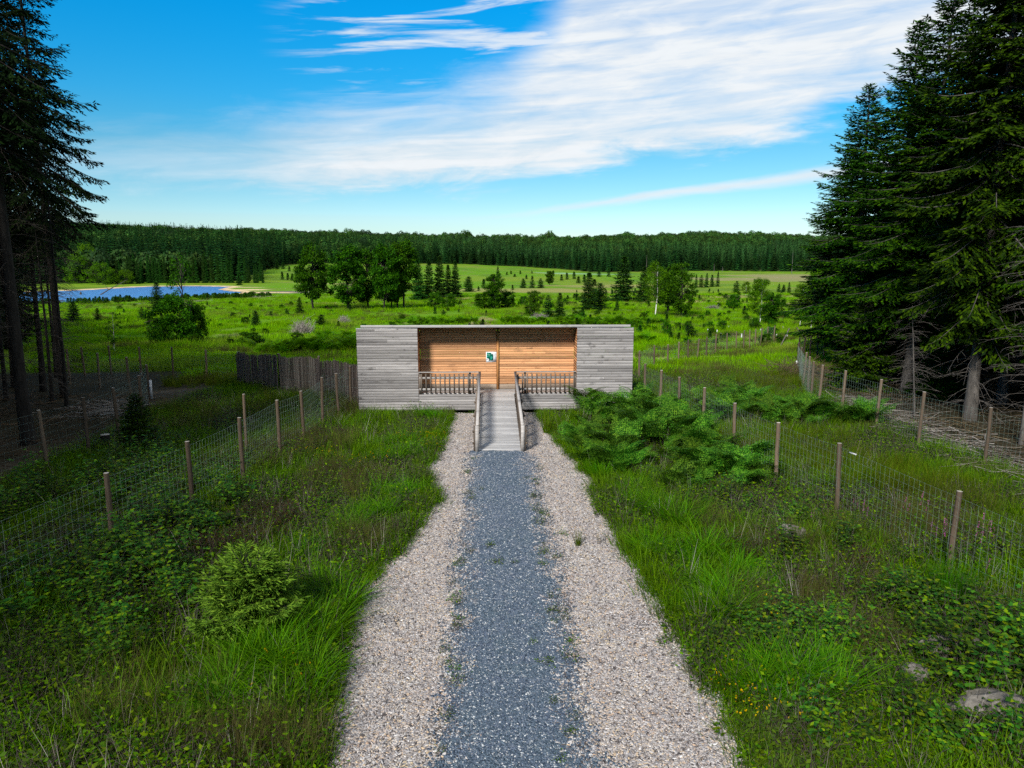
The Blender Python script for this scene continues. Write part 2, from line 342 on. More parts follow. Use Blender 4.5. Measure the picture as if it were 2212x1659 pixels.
VEG = [
    ('bracken', 4.76, 29.04, 1.6, 2.4, 34, 1.0),
    ('bracken', 5.65, 27.03, 1.5, 1.8, 36, 1.1),
    ('bracken', 3.42, 25.01, 1.0, 1.4, 18, 0.9),
    ('bracken', 3.58, 22.13, 1.1, 1.1, 22, 1.0),
    ('bracken', 6.03, 24.94, 1.3, 1.6, 28, 1.1),
    ('bracken', 6.34, 22.55, 1.1, 1.1, 22, 1.05),
    ('bracken', 6.85, 20.51, 1.1, 0.9, 20, 1.0),
    ('bracken', 5.43, 32.95, 1.5, 1.2, 18, 1.05),
    ('bracken', 3.82, 32.04, 0.7, 0.8, 9, 0.9),
    ('bracken', 10.79, 29.37, 3.0, 1.6, 44, 0.95),
    ('bracken', 12.69, 28.39, 2.2, 1.2, 30, 0.9),
    ('bracken', 9.96, 31.65, 2.0, 1.6, 26, 0.95),
    ('bracken', 14.28, 28.19, 1.0, 0.8, 12, 0.9),
    ('bracken', 5.26, 20.21, 0.8, 0.8, 10, 0.9),
    ('bracken_far', 3.11, 103.8, 1.4, 2.2, 16, 1.1),
    ('bracken_far', 4.81, 103.66, 1.4, 2.2, 16, 1.1),
    ('bracken_far', 6.52, 103.72, 1.4, 2.2, 16, 1.1),
    ('bracken_far', 8.24, 103.82, 1.4, 2.2, 16, 1.1),
    ('bracken_far', 9.95, 103.85, 1.4, 2.2, 16, 1.1),
    ('bracken_far', 11.66, 103.8, 1.4, 2.2, 16, 1.1),
    ('bracken_far', 13.36, 103.67, 1.4, 2.2, 16, 1.1),
    ('bracken_far', 15.04, 103.42, 1.4, 2.2, 16, 1.1),
    ('bracken_far', 16.69, 103.03, 1.4, 2.2, 16, 1.1),
    ('bracken_far', 18.3, 102.51, 1.4, 2.2, 16, 1.1),
    ('bracken_far', 19.9, 102.0, 1.4, 2.2, 16, 1.1),
    ('bracken_far', 21.55, 101.78, 1.4, 2.2, 16, 1.1),
    ('bracken_far', 23.3, 101.99, 1.4, 2.2, 16, 1.1),
    ('bracken_far', -12.19, 106.28, 1.4, 2.0, 16, 1.0),
    ('bracken_far', -10.44, 106.06, 1.4, 2.0, 16, 1.0),
    ('bracken_far', -8.7, 105.99, 1.4, 2.0, 16, 1.0),
    ('bracken_far', -6.97, 106.02, 1.4, 2.0, 16, 1.0),
    ('bracken_far', -5.25, 106.25, 1.4, 2.0, 16, 1.0),
    ('bracken_far', -3.51, 106.3, 1.4, 2.0, 16, 1.0),
    ('bracken_far', -18.26, 60.82, 1.3, 2.2, 14, 1.15),
    ('bracken_far', -17.65, 61.37, 1.3, 2.2, 14, 1.15),
    ('bracken_far', -17.01, 61.85, 1.3, 2.2, 14, 1.15),
    ('bracken_far', -16.34, 62.25, 1.3, 2.2, 14, 1.15),
    ('bracken_far', -15.64, 62.6, 1.3, 2.2, 14, 1.15),
    ('bracken_far', -14.93, 62.91, 1.3, 2.2, 14, 1.15),
    ('bracken_far', -14.2, 63.19, 1.3, 2.2, 14, 1.15),
    ('bracken_far', -13.47, 63.47, 1.3, 2.2, 14, 1.15),
    ('bracken_far', -12.72, 63.76, 1.3, 2.2, 14, 1.15),
    ('bracken_far', -11.98, 64.09, 1.3, 2.2, 14, 1.15),
    ('bracken_far', -16.43, 71.45, 1.3, 2.2, 12, 1.15),
    ('bracken_far', -15.55, 71.53, 1.3, 2.2, 12, 1.15),
    ('bracken_far', -14.68, 71.63, 1.3, 2.2, 12, 1.15),
    ('bracken_far', -13.8, 71.77, 1.3, 2.2, 12, 1.15),
    ('bracken_far', 14.36, 70.42, 1.0, 1.6, 8, 1.0),
    ('bracken_far', 19.79, 92.41, 1.5, 1.5, 6, 0.9),
    ('tussock', -3.8, 10.99, 0.55, 0.5, 9, 1.05),
    ('tussock', -4.12, 10.6, 0.55, 0.5, 7, 1.0),
    ('tussock', -3.49, 11.55, 0.55, 0.5, 7, 1.0),
    ('tussock', -3.51, 12.68, 0.55, 0.5, 6, 1.0),
    ('tussock', -3.46, 13.63, 0.55, 0.5, 5, 0.9),
    ('tussock', -4.34, 10.01, 0.55, 0.5, 5, 1.0),
    ('tussock', -3.24, 9.97, 0.55, 0.5, 5, 1.0),
    ('tussock', -3.4, 24.91, 0.55, 0.5, 10, 0.75),
    ('tussock', -2.8, 23.68, 0.55, 0.5, 9, 0.75),
    ('tussock', -3.31, 22.86, 0.55, 0.5, 9, 0.8),
    ('tussock', -2.97, 29.35, 0.55, 0.5, 8, 0.75),
    ('tussock', -2.99, 19.2, 0.55, 0.5, 9, 0.8),
    ('tussock', -3.39, 17.78, 0.55, 0.5, 8, 0.8),
    ('tussock', -3.63, 16.55, 0.55, 0.5, 6, 0.8),
    ('tussock', -4.04, 15.47, 0.55, 0.5, 5, 0.8),
    ('tussock', 3.7, 17.92, 0.55, 0.5, 8, 0.9),
    ('tussock', 4.13, 17.25, 0.55, 0.5, 8, 1.0),
    ('tussock', 3.68, 19.01, 0.55, 0.5, 6, 0.8),
    ('tussock', 4.4, 15.36, 0.55, 0.5, 7, 1.0),
    ('tussock', 3.75, 14.5, 0.55, 0.5, 5, 0.9),
    ('tussock', 3.9, 12.46, 0.55, 0.5, 7, 1.0),
    ('tussock', 3.98, 11.94, 0.55, 0.5, 6, 1.0),
    ('tussock', 3.86, 13.21, 0.55, 0.5, 5, 0.9),
    ('tussock', 4.0, 9.74, 0.55, 0.5, 7, 1.05),
    ('tussock', 4.48, 10.2, 0.55, 0.5, 5, 1.0),
    ('tussock', 3.27, 14.99, 0.55, 0.5, 6, 0.8),
    ('tussock', 5.16, 14.01, 0.55, 0.5, 4, 0.8),
    ('tussock', 2.99, 21.15, 0.55, 0.5, 6, 0.8),
    ('tussock', 2.78, 22.67, 0.55, 0.5, 5, 0.7),
    ('tussock', 2.36, 25.05, 0.55, 0.5, 4, 0.65),
    ('bramble', -9.26, 14.09, 2.2, 1.6, 40, 1.0),
    ('bramble', -7.78, 13.86, 1.6, 1.2, 26, 0.95),
    ('bramble', -7.76, 15.91, 1.4, 1.4, 26, 1.0),
    ('bramble', -7.5, 17.68, 1.2, 1.2, 18, 1.0),
    ('bramble', -9.59, 18.76, 1.6, 1.4, 24, 0.95),
    ('bramble', -12.02, 20.14, 2.0, 1.6, 26, 1.0),
    ('bramble', -11.91, 17.86, 2.2, 1.4, 26, 1.0),
    ('bramble', -7.58, 16.74, 1.0, 1.0, 12, 1.0),
    ('bramble', -6.49, 12.57, 1.6, 0.9, 18, 0.8),
    ('bramble', -7.71, 11.67, 1.6, 1.0, 18, 0.85),
    ('bramble', -8.84, 20.87, 1.5, 1.5, 16, 0.9),
    ('bramble', -12.07, 22.56, 2, 1.4, 16, 0.9),
    ('bramble', 7.83, 11.06, 1.1, 0.8, 22, 1.0),
    ('bramble', 7.72, 10.14, 0.9, 0.6, 16, 1.0),
    ('bramble', 7.7, 12.15, 0.9, 0.6, 9, 0.9),
    ('bramble', 6.71, 12.54, 1.2, 0.7, 6, 0.85),
    ('bramble', 4.91, 11.59, 1.0, 0.6, 9, 0.8),
    ('bramble', 4.08, 10.88, 0.9, 0.6, 9, 0.8),
    ('bramble', 4.92, 8.86, 1.1, 0.5, 12, 0.85),
    ('bramble', 5.94, 8.85, 0.9, 0.4, 10, 0.9),
    ('bramble', 7.07, 14.81, 1.4, 1.0, 8, 0.8),
    ('bramble', 6.61, 16.47, 1.3, 1.0, 6, 0.8),
    ('bramble', 5.71, 18.21, 1.0, 0.8, 8, 0.8),
    ('bramble', 6.2, 10.55, 0.9, 0.6, 9, 0.8),
    ('heather', -6.14, 15.68, 0.9, 0.6, 20, 1.0),
    ('heather', -5.87, 16.81, 0.9, 0.7, 12, 1.0),
    ('heather', -5.79, 18.09, 0.9, 0.8, 10, 1.0),
    ('heather', 5.16, 15.47, 0.7, 0.5, 10, 1.0),
    ('heather', 7.54, 14.54, 0.7, 0.5, 10, 1.0),
    ('heather', -6.39, 26.15, 0.9, 1.0, 10, 1.0),
    ('brown_grass', -2.13, 13.19, 0.6, 1.4, 26, 1.0),
    ('brown_grass', -4.61, 20.47, 1.2, 1.6, 34, 1.0),
    ('brown_grass', -7.5, 33.1, 0.8, 1.6, 24, 1.0),
    ('brown_grass', -6.4, 25.45, 1.4, 1.6, 30, 1.0),
    ('brown_grass', -7.75, 22.97, 1.6, 1.6, 26, 1.0),
    ('brown_grass', -3.84, 8.96, 1.0, 0.3, 10, 1.0),
    ('brown_grass', -2.93, 8.75, 1.0, 0.4, 14, 1.0),
    ('brown_grass', -2.64, 9.11, 0.5, 0.6, 10, 1.0),
    ('brown_grass', -5.37, 10.05, 1.2, 0.7, 12, 1.0),
    ('brown_grass', -3.31, 15.97, 0.7, 0.9, 14, 1.0),
    ('brown_grass', 4.71, 17.24, 0.8, 0.8, 10, 1.0),
    ('brown_grass', 6.39, 15.64, 1.1, 0.8, 14, 1.0),
    ('brown_grass', 9.18, 16.24, 1.6, 1.2, 24, 1.0),
    ('brown_grass', 6.28, 13.12, 1.2, 0.8, 12, 1.0),
    ('brown_grass', 6.19, 11.25, 1.0, 0.6, 10, 1.0),
    ('brown_grass', 4.66, 12.44, 0.8, 0.6, 7, 1.0),
    ('brown_grass', -6.51, 30.21, 0.8, 1.4, 20, 1.0),
    ('brown_grass', -12.11, 30.35, 3, 2.5, 40, 1.0),
    ('brown_grass', 14.82, 46.92, 3, 2.4, 30, 1.0),
    ('brown_grass', 21.0, 57.03, 3, 2.4, 30, 1.0),
    ('brown_grass', 10.92, 17.07, 1.8, 1.3, 20, 1.0),
    ('rush', 10.17, 24.97, 2.4, 2.0, 44, 1.0),
    ('rush', 11.05, 21.75, 2.0, 1.6, 44, 1.0),
    ('rush', 11.13, 19.3, 1.8, 1.2, 40, 1.0),
    ('rush', 12.06, 18.09, 1.4, 1.2, 30, 1.0),
    ('rush', 8.69, 23.64, 1.6, 1.6, 24, 1.0),
    ('rush', 9.54, 31.64, 3, 2, 20, 1.0),
    ('rush', 13.2, 38.66, 4, 3, 40, 1.0),
    ('rush', -9.51, 31.3, 2.0, 2.0, 30, 1.0),
    ('rush', -8.78, 33.19, 1.6, 1.6, 20, 1.0),
    ('rush', 15.02, 36.92, 2, 1.6, 30, 1.0),
    ('rush', 1.99, 26.43, 0.35, 0.6, 8, 1.0),
    ('rush', -16.11, 41.01, 2.6, 2.4, 40, 1.0),
    ('rush', -12.59, 37.99, 2, 1.6, 30, 1.0),
    ('yellow_flower', -2.94, 25.21, 0.8, 0.6, 10, 1.0),
    ('yellow_flower', -2.22, 24.25, 0.4, 0.4, 9, 1.0),
    ('yellow_flower', -5.68, 22.92, 1.0, 0.8, 9, 1.0),
    ('yellow_flower', -4.69, 22.37, 0.8, 0.8, 6, 1.0),
    ('yellow_flower', 4.62, 12.09, 0.5, 0.4, 7, 1.0),
    ('yellow_flower', 3.83, 9.31, 0.7, 0.3, 9, 1.0),
    ('yellow_flower', 3.12, 10.01, 0.4, 0.4, 6, 1.0),
    ('yellow_flower', -3.18, 10.57, 0.6, 0.4, 4, 1.0),
    ('yellow_flower', -2.02, 18.08, 0.4, 0.4, 5, 1.0),
    ('yellow_flower', -2.78, 9.74, 0.4, 0.3, 5, 1.0),
    ('fireweed', 9.53, 14.19, 0.9, 0.5, 9, 1.0),
    ('fireweed', 9.24, 13.16, 0.8, 0.4, 7, 1.0),
    ('fireweed', 8.57, 15.72, 0.8, 0.5, 5, 1.0),
    ('fireweed', 7.79, 16.35, 0.6, 0.4, 4, 1.0),
    ('rush', -15.03, 41.6, 0.7, 0.6, 5, 0.8),
    ('brown_grass', -15.38, 42.62, 0.7, 0.6, 3, 0.9),
    ('rush', -14.42, 41.16, 0.7, 0.6, 5, 0.8),
    ('brown_grass', -14.76, 42.19, 0.7, 0.6, 3, 0.9),
    ('rush', -13.81, 40.73, 0.7, 0.6, 5, 0.8),
    ('brown_grass', -14.14, 41.75, 0.7, 0.6, 3, 0.9),
    ('rush', -13.22, 40.31, 0.7, 0.6, 5, 0.8),
    ('brown_grass', -13.53, 41.31, 0.7, 0.6, 3, 0.9),
    ('rush', -12.65, 39.92, 0.7, 0.6, 5, 0.8),
    ('brown_grass', -12.94, 40.88, 0.7, 0.6, 3, 0.9),
    ('rush', -12.09, 39.56, 0.7, 0.6, 5, 0.8),
    ('brown_grass', -12.36, 40.48, 0.7, 0.6, 3, 0.9),
    ('rush', -11.55, 39.23, 0.7, 0.6, 5, 0.8),
    ('brown_grass', -11.79, 40.11, 0.7, 0.6, 3, 0.9),
    ('rush', -11.02, 38.93, 0.7, 0.6, 5, 0.8),
    ('brown_grass', -11.25, 39.77, 0.7, 0.6, 3, 0.9),
    ('rush', -10.51, 38.65, 0.7, 0.6, 5, 0.8),
    ('brown_grass', -10.72, 39.46, 0.7, 0.6, 3, 0.9),
    ('rush', -10.01, 38.4, 0.7, 0.6, 5, 0.8),
    ('brown_grass', -10.2, 39.18, 0.7, 0.6, 3, 0.9),
    ('rush', -9.52, 38.18, 0.7, 0.6, 5, 0.8),
    ('brown_grass', -9.7, 38.92, 0.7, 0.6, 3, 0.9),
    ('rush', -9.04, 37.96, 0.7, 0.6, 5, 0.8),
    ('brown_grass', -9.21, 38.69, 0.7, 0.6, 3, 0.9),
    ('rush', -8.57, 37.77, 0.7, 0.6, 5, 0.8),
    ('brown_grass', -8.72, 38.48, 0.7, 0.6, 3, 0.9),
    ('rush', -8.1, 37.58, 0.7, 0.6, 5, 0.8),
    ('brown_grass', -8.24, 38.29, 0.7, 0.6, 3, 0.9),
    ('rush', -7.64, 37.41, 0.7, 0.6, 5, 0.8),
    ('brown_grass', -7.77, 38.1, 0.7, 0.6, 3, 0.9),
    ('rush', -7.19, 37.24, 0.7, 0.6, 5, 0.8),
    ('brown_grass', -7.31, 37.93, 0.7, 0.6, 3, 0.9),
]
WEEDS = [(-0.93, 19.46), (0.99, 20.31), (0.78, 19.09), (0.82, 18.06), (0.84, 17.16), (0.75, 14.7), (-0.36, 15.75), (-0.26, 14.81), (0.14, 14.79), (-0.93, 12.01), (0.55, 9.8), (0.84, 9.41), (-1.02, 8.78), (0.53, 8.55), (0.34, 11.5), (0.56, 10.85), (-1.04, 10.9), (-0.9, 10.38), (2.61, 11.07), (2.54, 11.43), (2.2, 15.94), (1.6, 24.75)]
TUBES = [(26.45, 89.07), (26.97, 87.08), (25.54, 81.1), (31.5, 96.63), (27.67, 80.45), (32.39, 87.45), (31.37, 79.93), (37.72, 93.94), (32.54, 79.86)]
SNAGS = [(235.58, 571.8, 18.1), (190.68, 625.39, 7.1), (193.28, 676.27, 7.7), (137.3, 646.38, 13.8), (197.73, 625.1, 4.7)]
POND_SPRUCES = [(-177.23, 347.0, 10.2), (-183.16, 361.49, 10.8), (-175.32, 347.24, 11.2), (-180.28, 362.38, 13.1), (-172.04, 347.67, 10.6), (-178.76, 362.84, 11.3), (-170.81, 347.83, 10.2), (-177.14, 363.33, 13.6), (-167.58, 348.26, 12.6), (-174.12, 364.22, 11.0), (-166.22, 348.43, 12.0), (-172.09, 364.81, 13.4), (-163.11, 348.81, 10.2), (-170.13, 365.37, 12.8), (-164.61, 355.79, 10.7), (-169.72, 369.34, 10.8), (-161.61, 356.06, 13.1), (-167.42, 370.0, 11.6), (-159.36, 356.25, 12.1), (-164.68, 370.76, 13.6), (-157.73, 356.37, 11.6), (-162.92, 371.24, 12.1), (-156.0, 356.5, 11.2), (-160.35, 371.93, 10.7), (-153.88, 356.65, 12.3), (-158.98, 372.29, 12.5), (-150.84, 356.86, 11.3), (-155.56, 373.18, 11.3), (-148.62, 357.02, 10.8), (-153.9, 373.61, 11.6), (-146.39, 357.18, 12.8), (-152.15, 374.05, 12.7), (-143.13, 357.41, 10.5), (-150.3, 374.51, 11.5), (-141.04, 357.55, 12.3), (-147.71, 375.13, 11.9), (-139.7, 357.65, 11.8), (-145.73, 375.6, 13.3), (-136.14, 357.88, 13.5), (-142.25, 376.42, 14.3), (-135.29, 357.93, 11.2), (-139.53, 377.03, 13.6), (-132.25, 358.08, 13.5), (-129.52, 358.18, 13.1), (-135.98, 377.81, 11.5), (-127.44, 358.24, 10.7), (-125.16, 358.3, 13.6), (-131.19, 378.83, 10.8), (-123.35, 358.33, 10.8), (-119.66, 358.39, 11.5), (-126.48, 379.78, 11.2), (-116.52, 357.23, 11.7), (-115.32, 356.76, 7.8), (-119.49, 372.55, 8.4), (-112.17, 357.0, 8.0), (-110.99, 357.35, 8.9), (-114.58, 374.06, 10.8), (-108.68, 358.17, 9.1)]


# ------------------------------------------------------------------ terrain
def sm(t):
    t = np.clip(t, 0, 1)
    return t*t*(3-2*t)
AZ = np.array([-1.2,-.72,-.36,-.30,-.20,-.07,-.04,.06,.11,.25,.40,.8])+.031
DEDGE = np.array([400,400,400,660,700,760,750,720,610,700,700,650])
ZEDGE = np.array([-5.5,-5.5,-5.5,.5,1.2,-.6,-1.2,-4.6,-5.8,-6.0,-6.0,-6])
ZAZ = np.array([-1.2,-.57,-.38,-.13,.09,.19,.28,.41,.9])+.031
ZTOP = np.array([49,50,45,36,32,36,39,31,33])
def seg_dist(x, y, poly):
    """signed distance to a polygon, negative inside"""
    x = np.asarray(x, float); y = np.asarray(y, float)
    d = np.full(x.shape, 1e9); ins = np.zeros(x.shape, bool)
    n = len(poly)
    for i in range(n):
        ax, ay = poly[i]; bx, by = poly[(i+1) % n]
        ex, ey = bx-ax, by-ay
        t = np.clip(((x-ax)*ex+(y-ay)*ey)/(ex*ex+ey*ey+1e-9), 0, 1)
        d = np.minimum(d, np.hypot(x-ax-t*ex, y-ay-t*ey))
        c = ((ay > y) != (by > y)) & (x < (bx-ax)*(y-ay)/(by-ay+1e-12)+ax)
        ins ^= c
    return np.where(ins, -d, d)
WATER_Z = -6.0
def gz(x, y, pond=True):
    x = np.asarray(x, float); y = np.asarray(y, float)
    z = -6.5*(1-np.exp(-np.maximum(y-33, 0)/110.0))
    a = x/np.maximum(y, 1.0); d = np.hypot(x, y)
    de = np.interp(a, AZ, DEDGE); ze = np.interp(a, AZ, ZEDGE); zt = np.interp(a, ZAZ, ZTOP)
    ok = y > 60
    t1 = sm((d-330)/(de-330)); t2 = np.clip((d-de)/(1500-de), 0, 1.6)
    t2 = np.where(t2 < 1, t2*(1.25-.25*t2), 1-(t2-1)*.15)
    far = np.where(d < de, z*(1-t1)+ze*t1, ze+(zt-ze)*t2)
    z = np.where(ok & (d > 330), far, z)
    z = z+.10*np.sin(x*.31+1.3)*np.sin(y*.27)*sm((np.abs(x)-3)/4)*np.where(y < 300, 1, 0)
    z = z-.12*np.exp(-((y-32)/4.0)**2)*sm((7-np.abs(x))/2)*sm((y-29.5)/1.5)
    if pond:
        sd = seg_dist(x, y, POND)
        z = np.where(sd < 45, z*sm(sd/45)+(WATER_Z+.22)*(1-sm(sd/45)), z)
        z = np.where(sd < 1.5, np.minimum(z, WATER_Z+.18+.2*sd), z)
        z = np.maximum(z, WATER_Z-1.2)if False else np.where(sd < -6, WATER_Z-1.0, z)
    return z


def vnoise(x, y, s, seed=0):
    """cheap value noise in numpy, 0..1"""
    x = np.asarray(x, float)/s; y = np.asarray(y, float)/s
    xi = np.floor(x); yi = np.floor(y); fx = x-xi; fy = y-yi
    fx = fx*fx*(3-2*fx); fy = fy*fy*(3-2*fy)

    def h(i, j):
        v = np.sin(i*127.1+j*311.7+seed*74.7)*43758.5453
        return v-np.floor(v)
    return (h(xi, yi)*(1-fx)+h(xi+1, yi)*fx)*(1-fy)+(h(xi, yi+1)*(1-fx)+h(xi+1, yi+1)*fx)*fy


def fbm(x, y, s, seed=0):
    return .55*vnoise(x, y, s, seed)+.28*vnoise(x, y, s/2.1, seed+1)+.17*vnoise(x, y, s/4.3, seed+2)


_el = np.array(sorted(EDGE_L)); _er = np.array(sorted(EDGE_R))


def edge_l(y):
    return np.interp(y, _el[:, 0], _el[:, 1])-.10*(vnoise(y, y*0, .5, 5)-.5)


def edge_r(y):
    return np.interp(y, _er[:, 0], _er[:, 1])+.10*(vnoise(y, y*0, .5, 9)-.5)


def on_path(x, y, pad=0.0):
    return (y < 30.6) & (x > edge_l(y)-pad) & (x < edge_r(y)+pad)


# ------------------------------------------------------------------ mesh helpers
class MB:
    """collects vertices and faces and links them as one mesh object"""
    def __init__(self):
        self.v = []; self.f = []; self.m = []; self.n = 0

    def add(self, verts, faces, mat=0):
        verts = np.asarray(verts, float).reshape(-1, 3)
        faces = np.asarray(faces, int)
        self.v.append(verts); self.f.append(faces+self.n); self.m.append(np.full(len(faces), mat, int))
        self.n += len(verts)
        return self

    def box(self, c, s, mat=0, rz=0.0, R=None):
        hx, hy, hz = s[0]/2, s[1]/2, s[2]/2
        v = np.array([(-hx, -hy, -hz), (hx, -hy, -hz), (hx, hy, -hz), (-hx, hy, -hz),
                      (-hx, -hy, hz), (hx, -hy, hz), (hx, hy, hz), (-hx, hy, hz)])
        if R is not None:
            v = v @ np.asarray(R).T
        elif rz:
            cc, ss = math.cos(rz), math.sin(rz)
            v = np.c_[v[:, 0]*cc-v[:, 1]*ss, v[:, 0]*ss+v[:, 1]*cc, v[:, 2]]
        return self.add(v+np.asarray(c), [(0, 3, 2, 1), (4, 5, 6, 7), (0, 1, 5, 4), (1, 2, 6, 5), (2, 3, 7, 6), (3, 0, 4, 7)], mat)

    def tube(self, pts, rad, k=6, mat=0, cap=False):
        pts = np.asarray(pts, float); n = len(pts)
        rad = np.full(n, rad) if np.isscalar(rad) else np.asarray(rad, float)
        d = np.gradient(pts, axis=0)
        d /= np.linalg.norm(d, axis=1)[:, None]+1e-9
        ref = np.array([0, 0, 1.0]) if abs(d[0][2]) < .9 else np.array([1.0, 0, 0])
        s = np.cross(d, ref); s /= np.linalg.norm(s, axis=1)[:, None]+1e-9
        u = np.cross(s, d)
        a = np.arange(k)*2*math.pi/k
        v = pts[:, None, :]+rad[:, None, None]*(np.cos(a)[None, :, None]*s[:, None, :]+np.sin(a)[None, :, None]*u[:, None, :])
        f = []
        for i in range(n-1):
            for j in range(k):
                f.append((i*k+j, i*k+(j+1) % k, (i+1)*k+(j+1) % k, (i+1)*k+j))
        self.add(v.reshape(-1, 3), f, mat)
        if cap:
            c = pts[-1]
            self.add(np.vstack([v[-1], c[None]]), [(j, (j+1) % k, k, k) for j in range(k)], mat if cap is True else cap)
        return self

    def quads(self, a, b, c, d, mat=0):
        """N loose quads from four (N,3) arrays"""
        n = len(a)
        v = np.stack([a, b, c, d], 1).reshape(-1, 3)
        return self.add(v, np.arange(4*n).reshape(n, 4), mat)

    def leaves(self, p, d, s, L, W, fold=0.25, mat=0):
        """N leaf-shaped quads: base p, direction d, side s"""
        L = np.broadcast_to(np.asarray(L, float), (len(p),))[:, None]
        W = np.broadcast_to(np.asarray(W, float), (len(p),))[:, None]
        nrm = np.cross(d, s)
        mid = p+d*L*.45+nrm*W*fold
        return self.quads(p, mid-s*W*.5, p+d*L, mid+s*W*.5, mat)

    def mesh(self, name, mats, smooth=False):
        me = bpy.data.meshes.new(name)
        V = np.vstack(self.v)
        tri4 = []
        for f in self.f:
            if f.shape[1] == 3:
                f = np.c_[f, f[:, 2]]
            tri4.append(f)
        F = np.vstack(tri4); M = np.concatenate(self.m)
        istri = F[:, 3] == F[:, 2]
        tot = np.where(istri, 3, 4)
        start = np.concatenate([[0], np.cumsum(tot)[:-1]])
        mask = np.ones(F.shape, bool); mask[istri, 3] = False
        loops = F[mask]
        me.vertices.add(len(V)); me.vertices.foreach_set('co', V.ravel())
        me.loops.add(len(loops)); me.loops.foreach_set('vertex_index', loops.astype(np.int32))
        me.polygons.add(len(F)); me.polygons.foreach_set('loop_start', start.astype(np.int32))
        me.polygons.foreach_set('loop_total', tot.astype(np.int32))
        for m_ in (mats if isinstance(mats, (list, tuple)) else [mats]):
            me.materials.append(m_)
        me.polygons.foreach_set('material_index', M.astype(np.int32))
        if smooth:
            me.polygons.foreach_set('use_smooth', np.ones(len(F), bool))
        me.update(calc_edges=True)
        me.validate()
        return me

    def build(self, name, mats, parent=None, smooth=False):
        return link(name, self.mesh(name, mats, smooth), parent)


def link(name, me, parent=None, loc=None):
    o = bpy.data.objects.new(name, me)
    col.objects.link(o)
    if parent is not None:
        o.parent = parent
    if loc is not None:
        o.location = loc
    return o


def tag(o, label=None, cat=None, group=None, kind=None):
    if label: o['label'] = label
    if cat: o['category'] = cat
    if group: o['group'] = group
    if kind: o['kind'] = kind
    return o


def thing(name, label, cat, loc=(0, 0, 0), rz=0.0, group=None):
    o = bpy.data.objects.new(name, None)
    o.empty_display_size = .2
    col.objects.link(o)
    o.location = loc; o.rotation_euler = (0, 0, rz)
    return tag(o, label, cat, group)


def norm(v):
    v = np.asarray(v, float)
    return v/(np.linalg.norm(v, axis=-1, keepdims=True)+1e-9)


# ------------------------------------------------------------------ materials
def newmat(name):
    m_ = bpy.data.materials.new(name)
    m_.use_nodes = True
    m_.node_tree.nodes.clear()
    return m_, G(m_.node_tree)


def finish(m_, g_, base, rough=.7, spec=.3, bump=None, bstr=.4, bdist=.02, trans=0.0, tcol=None):
    b = g_.n('ShaderNodeBsdfPrincipled')
    g_.put(b.inputs['Base Color'], base if hasattr(base, 'is_output') else (*base, 1))
    g_.put(b.inputs['Roughness'], rough)
    b.inputs['Specular IOR Level'].default_value = spec
    if bump is not None:
        bn = g_.n('ShaderNodeBump')
        bn.inputs['Strength'].default_value = bstr
        bn.inputs['Distance'].default_value = bdist
        g_.put(bn.inputs['Height'], bump)
        g_.t.links.new(bn.outputs[0], b.inputs['Normal'])
    out_s = b.outputs[0]
    if trans:
        tr = g_.n('ShaderNodeBsdfTranslucent')
        g_.put(tr.inputs['Color'], base if tcol is None and hasattr(base, 'is_output') else (*(tcol or base), 1))
        mx = g_.n('ShaderNodeMixShader')
        mx.inputs[0].default_value = trans
        g_.t.links.new(b.outputs[0], mx.inputs[1]); g_.t.links.new(tr.outputs[0], mx.inputs[2])
        out_s = mx.outputs[0]
    o = g_.n('ShaderNodeOutputMaterial')
    g_.t.links.new(out_s, o.inputs['Surface'])
    return m_


def leafmat(name, cols, trans=.3, rough=.5, spec=.25, jitter=.35, world_s=0.0, wcol=None, sat=1.18):
    """foliage: colour picked per leaf, whole plant shifted a little per instance"""
    m_, g_ = newmat(name)
    geo = g_.n('ShaderNodeNewGeometry'); oi = g_.n('ShaderNodeObjectInfo')
    k = len(cols)
    c = g_.ramp(geo.outputs['Random Per Island'], [(i/max(k-1, 1), cc) for i, cc in enumerate(cols)])
    h = g_.n('ShaderNodeHueSaturation')
    g_.put(h.inputs['Hue'], g_.m('ADD', .5-.012, g_.m('MULTIPLY', oi.outputs['Random'], .03)))
    h.inputs['Saturation'].default_value = sat
    g_.put(h.inputs['Value'], g_.m('ADD', 1-jitter/2, g_.m('MULTIPLY', oi.outputs['Random'], jitter)))
    g_.t.links.new(c, h.inputs['Color'])
    base = h.outputs[0]
    if world_s:
        w_ = g_.noise(geo.outputs['Position'], world_s, 3, .6)
        base = g_.mix(g_.sstep(w_, .50, .74), base, wcol)
    return finish(m_, g_, base, min(.95, rough+.2), spec*.3, trans=trans)


def barkmat(name, c1, c2, scale=6.0, stretch=.25):
    m_, g_ = newmat(name)
    t = g_.n('ShaderNodeTexCoord'); mp = g_.n('ShaderNodeMapping')
    mp.inputs['Scale'].default_value = (1, 1, stretch)
    g_.t.links.new(t.outputs['Object'], mp.inputs[0])
    n_ = g_.noise(mp.outputs[0], scale, 6, .7)
    c = g_.ramp(n_, [(.3, c1), (.68, c2)])
    return finish(m_, g_, c, .85, .15, n_, .8, .03)


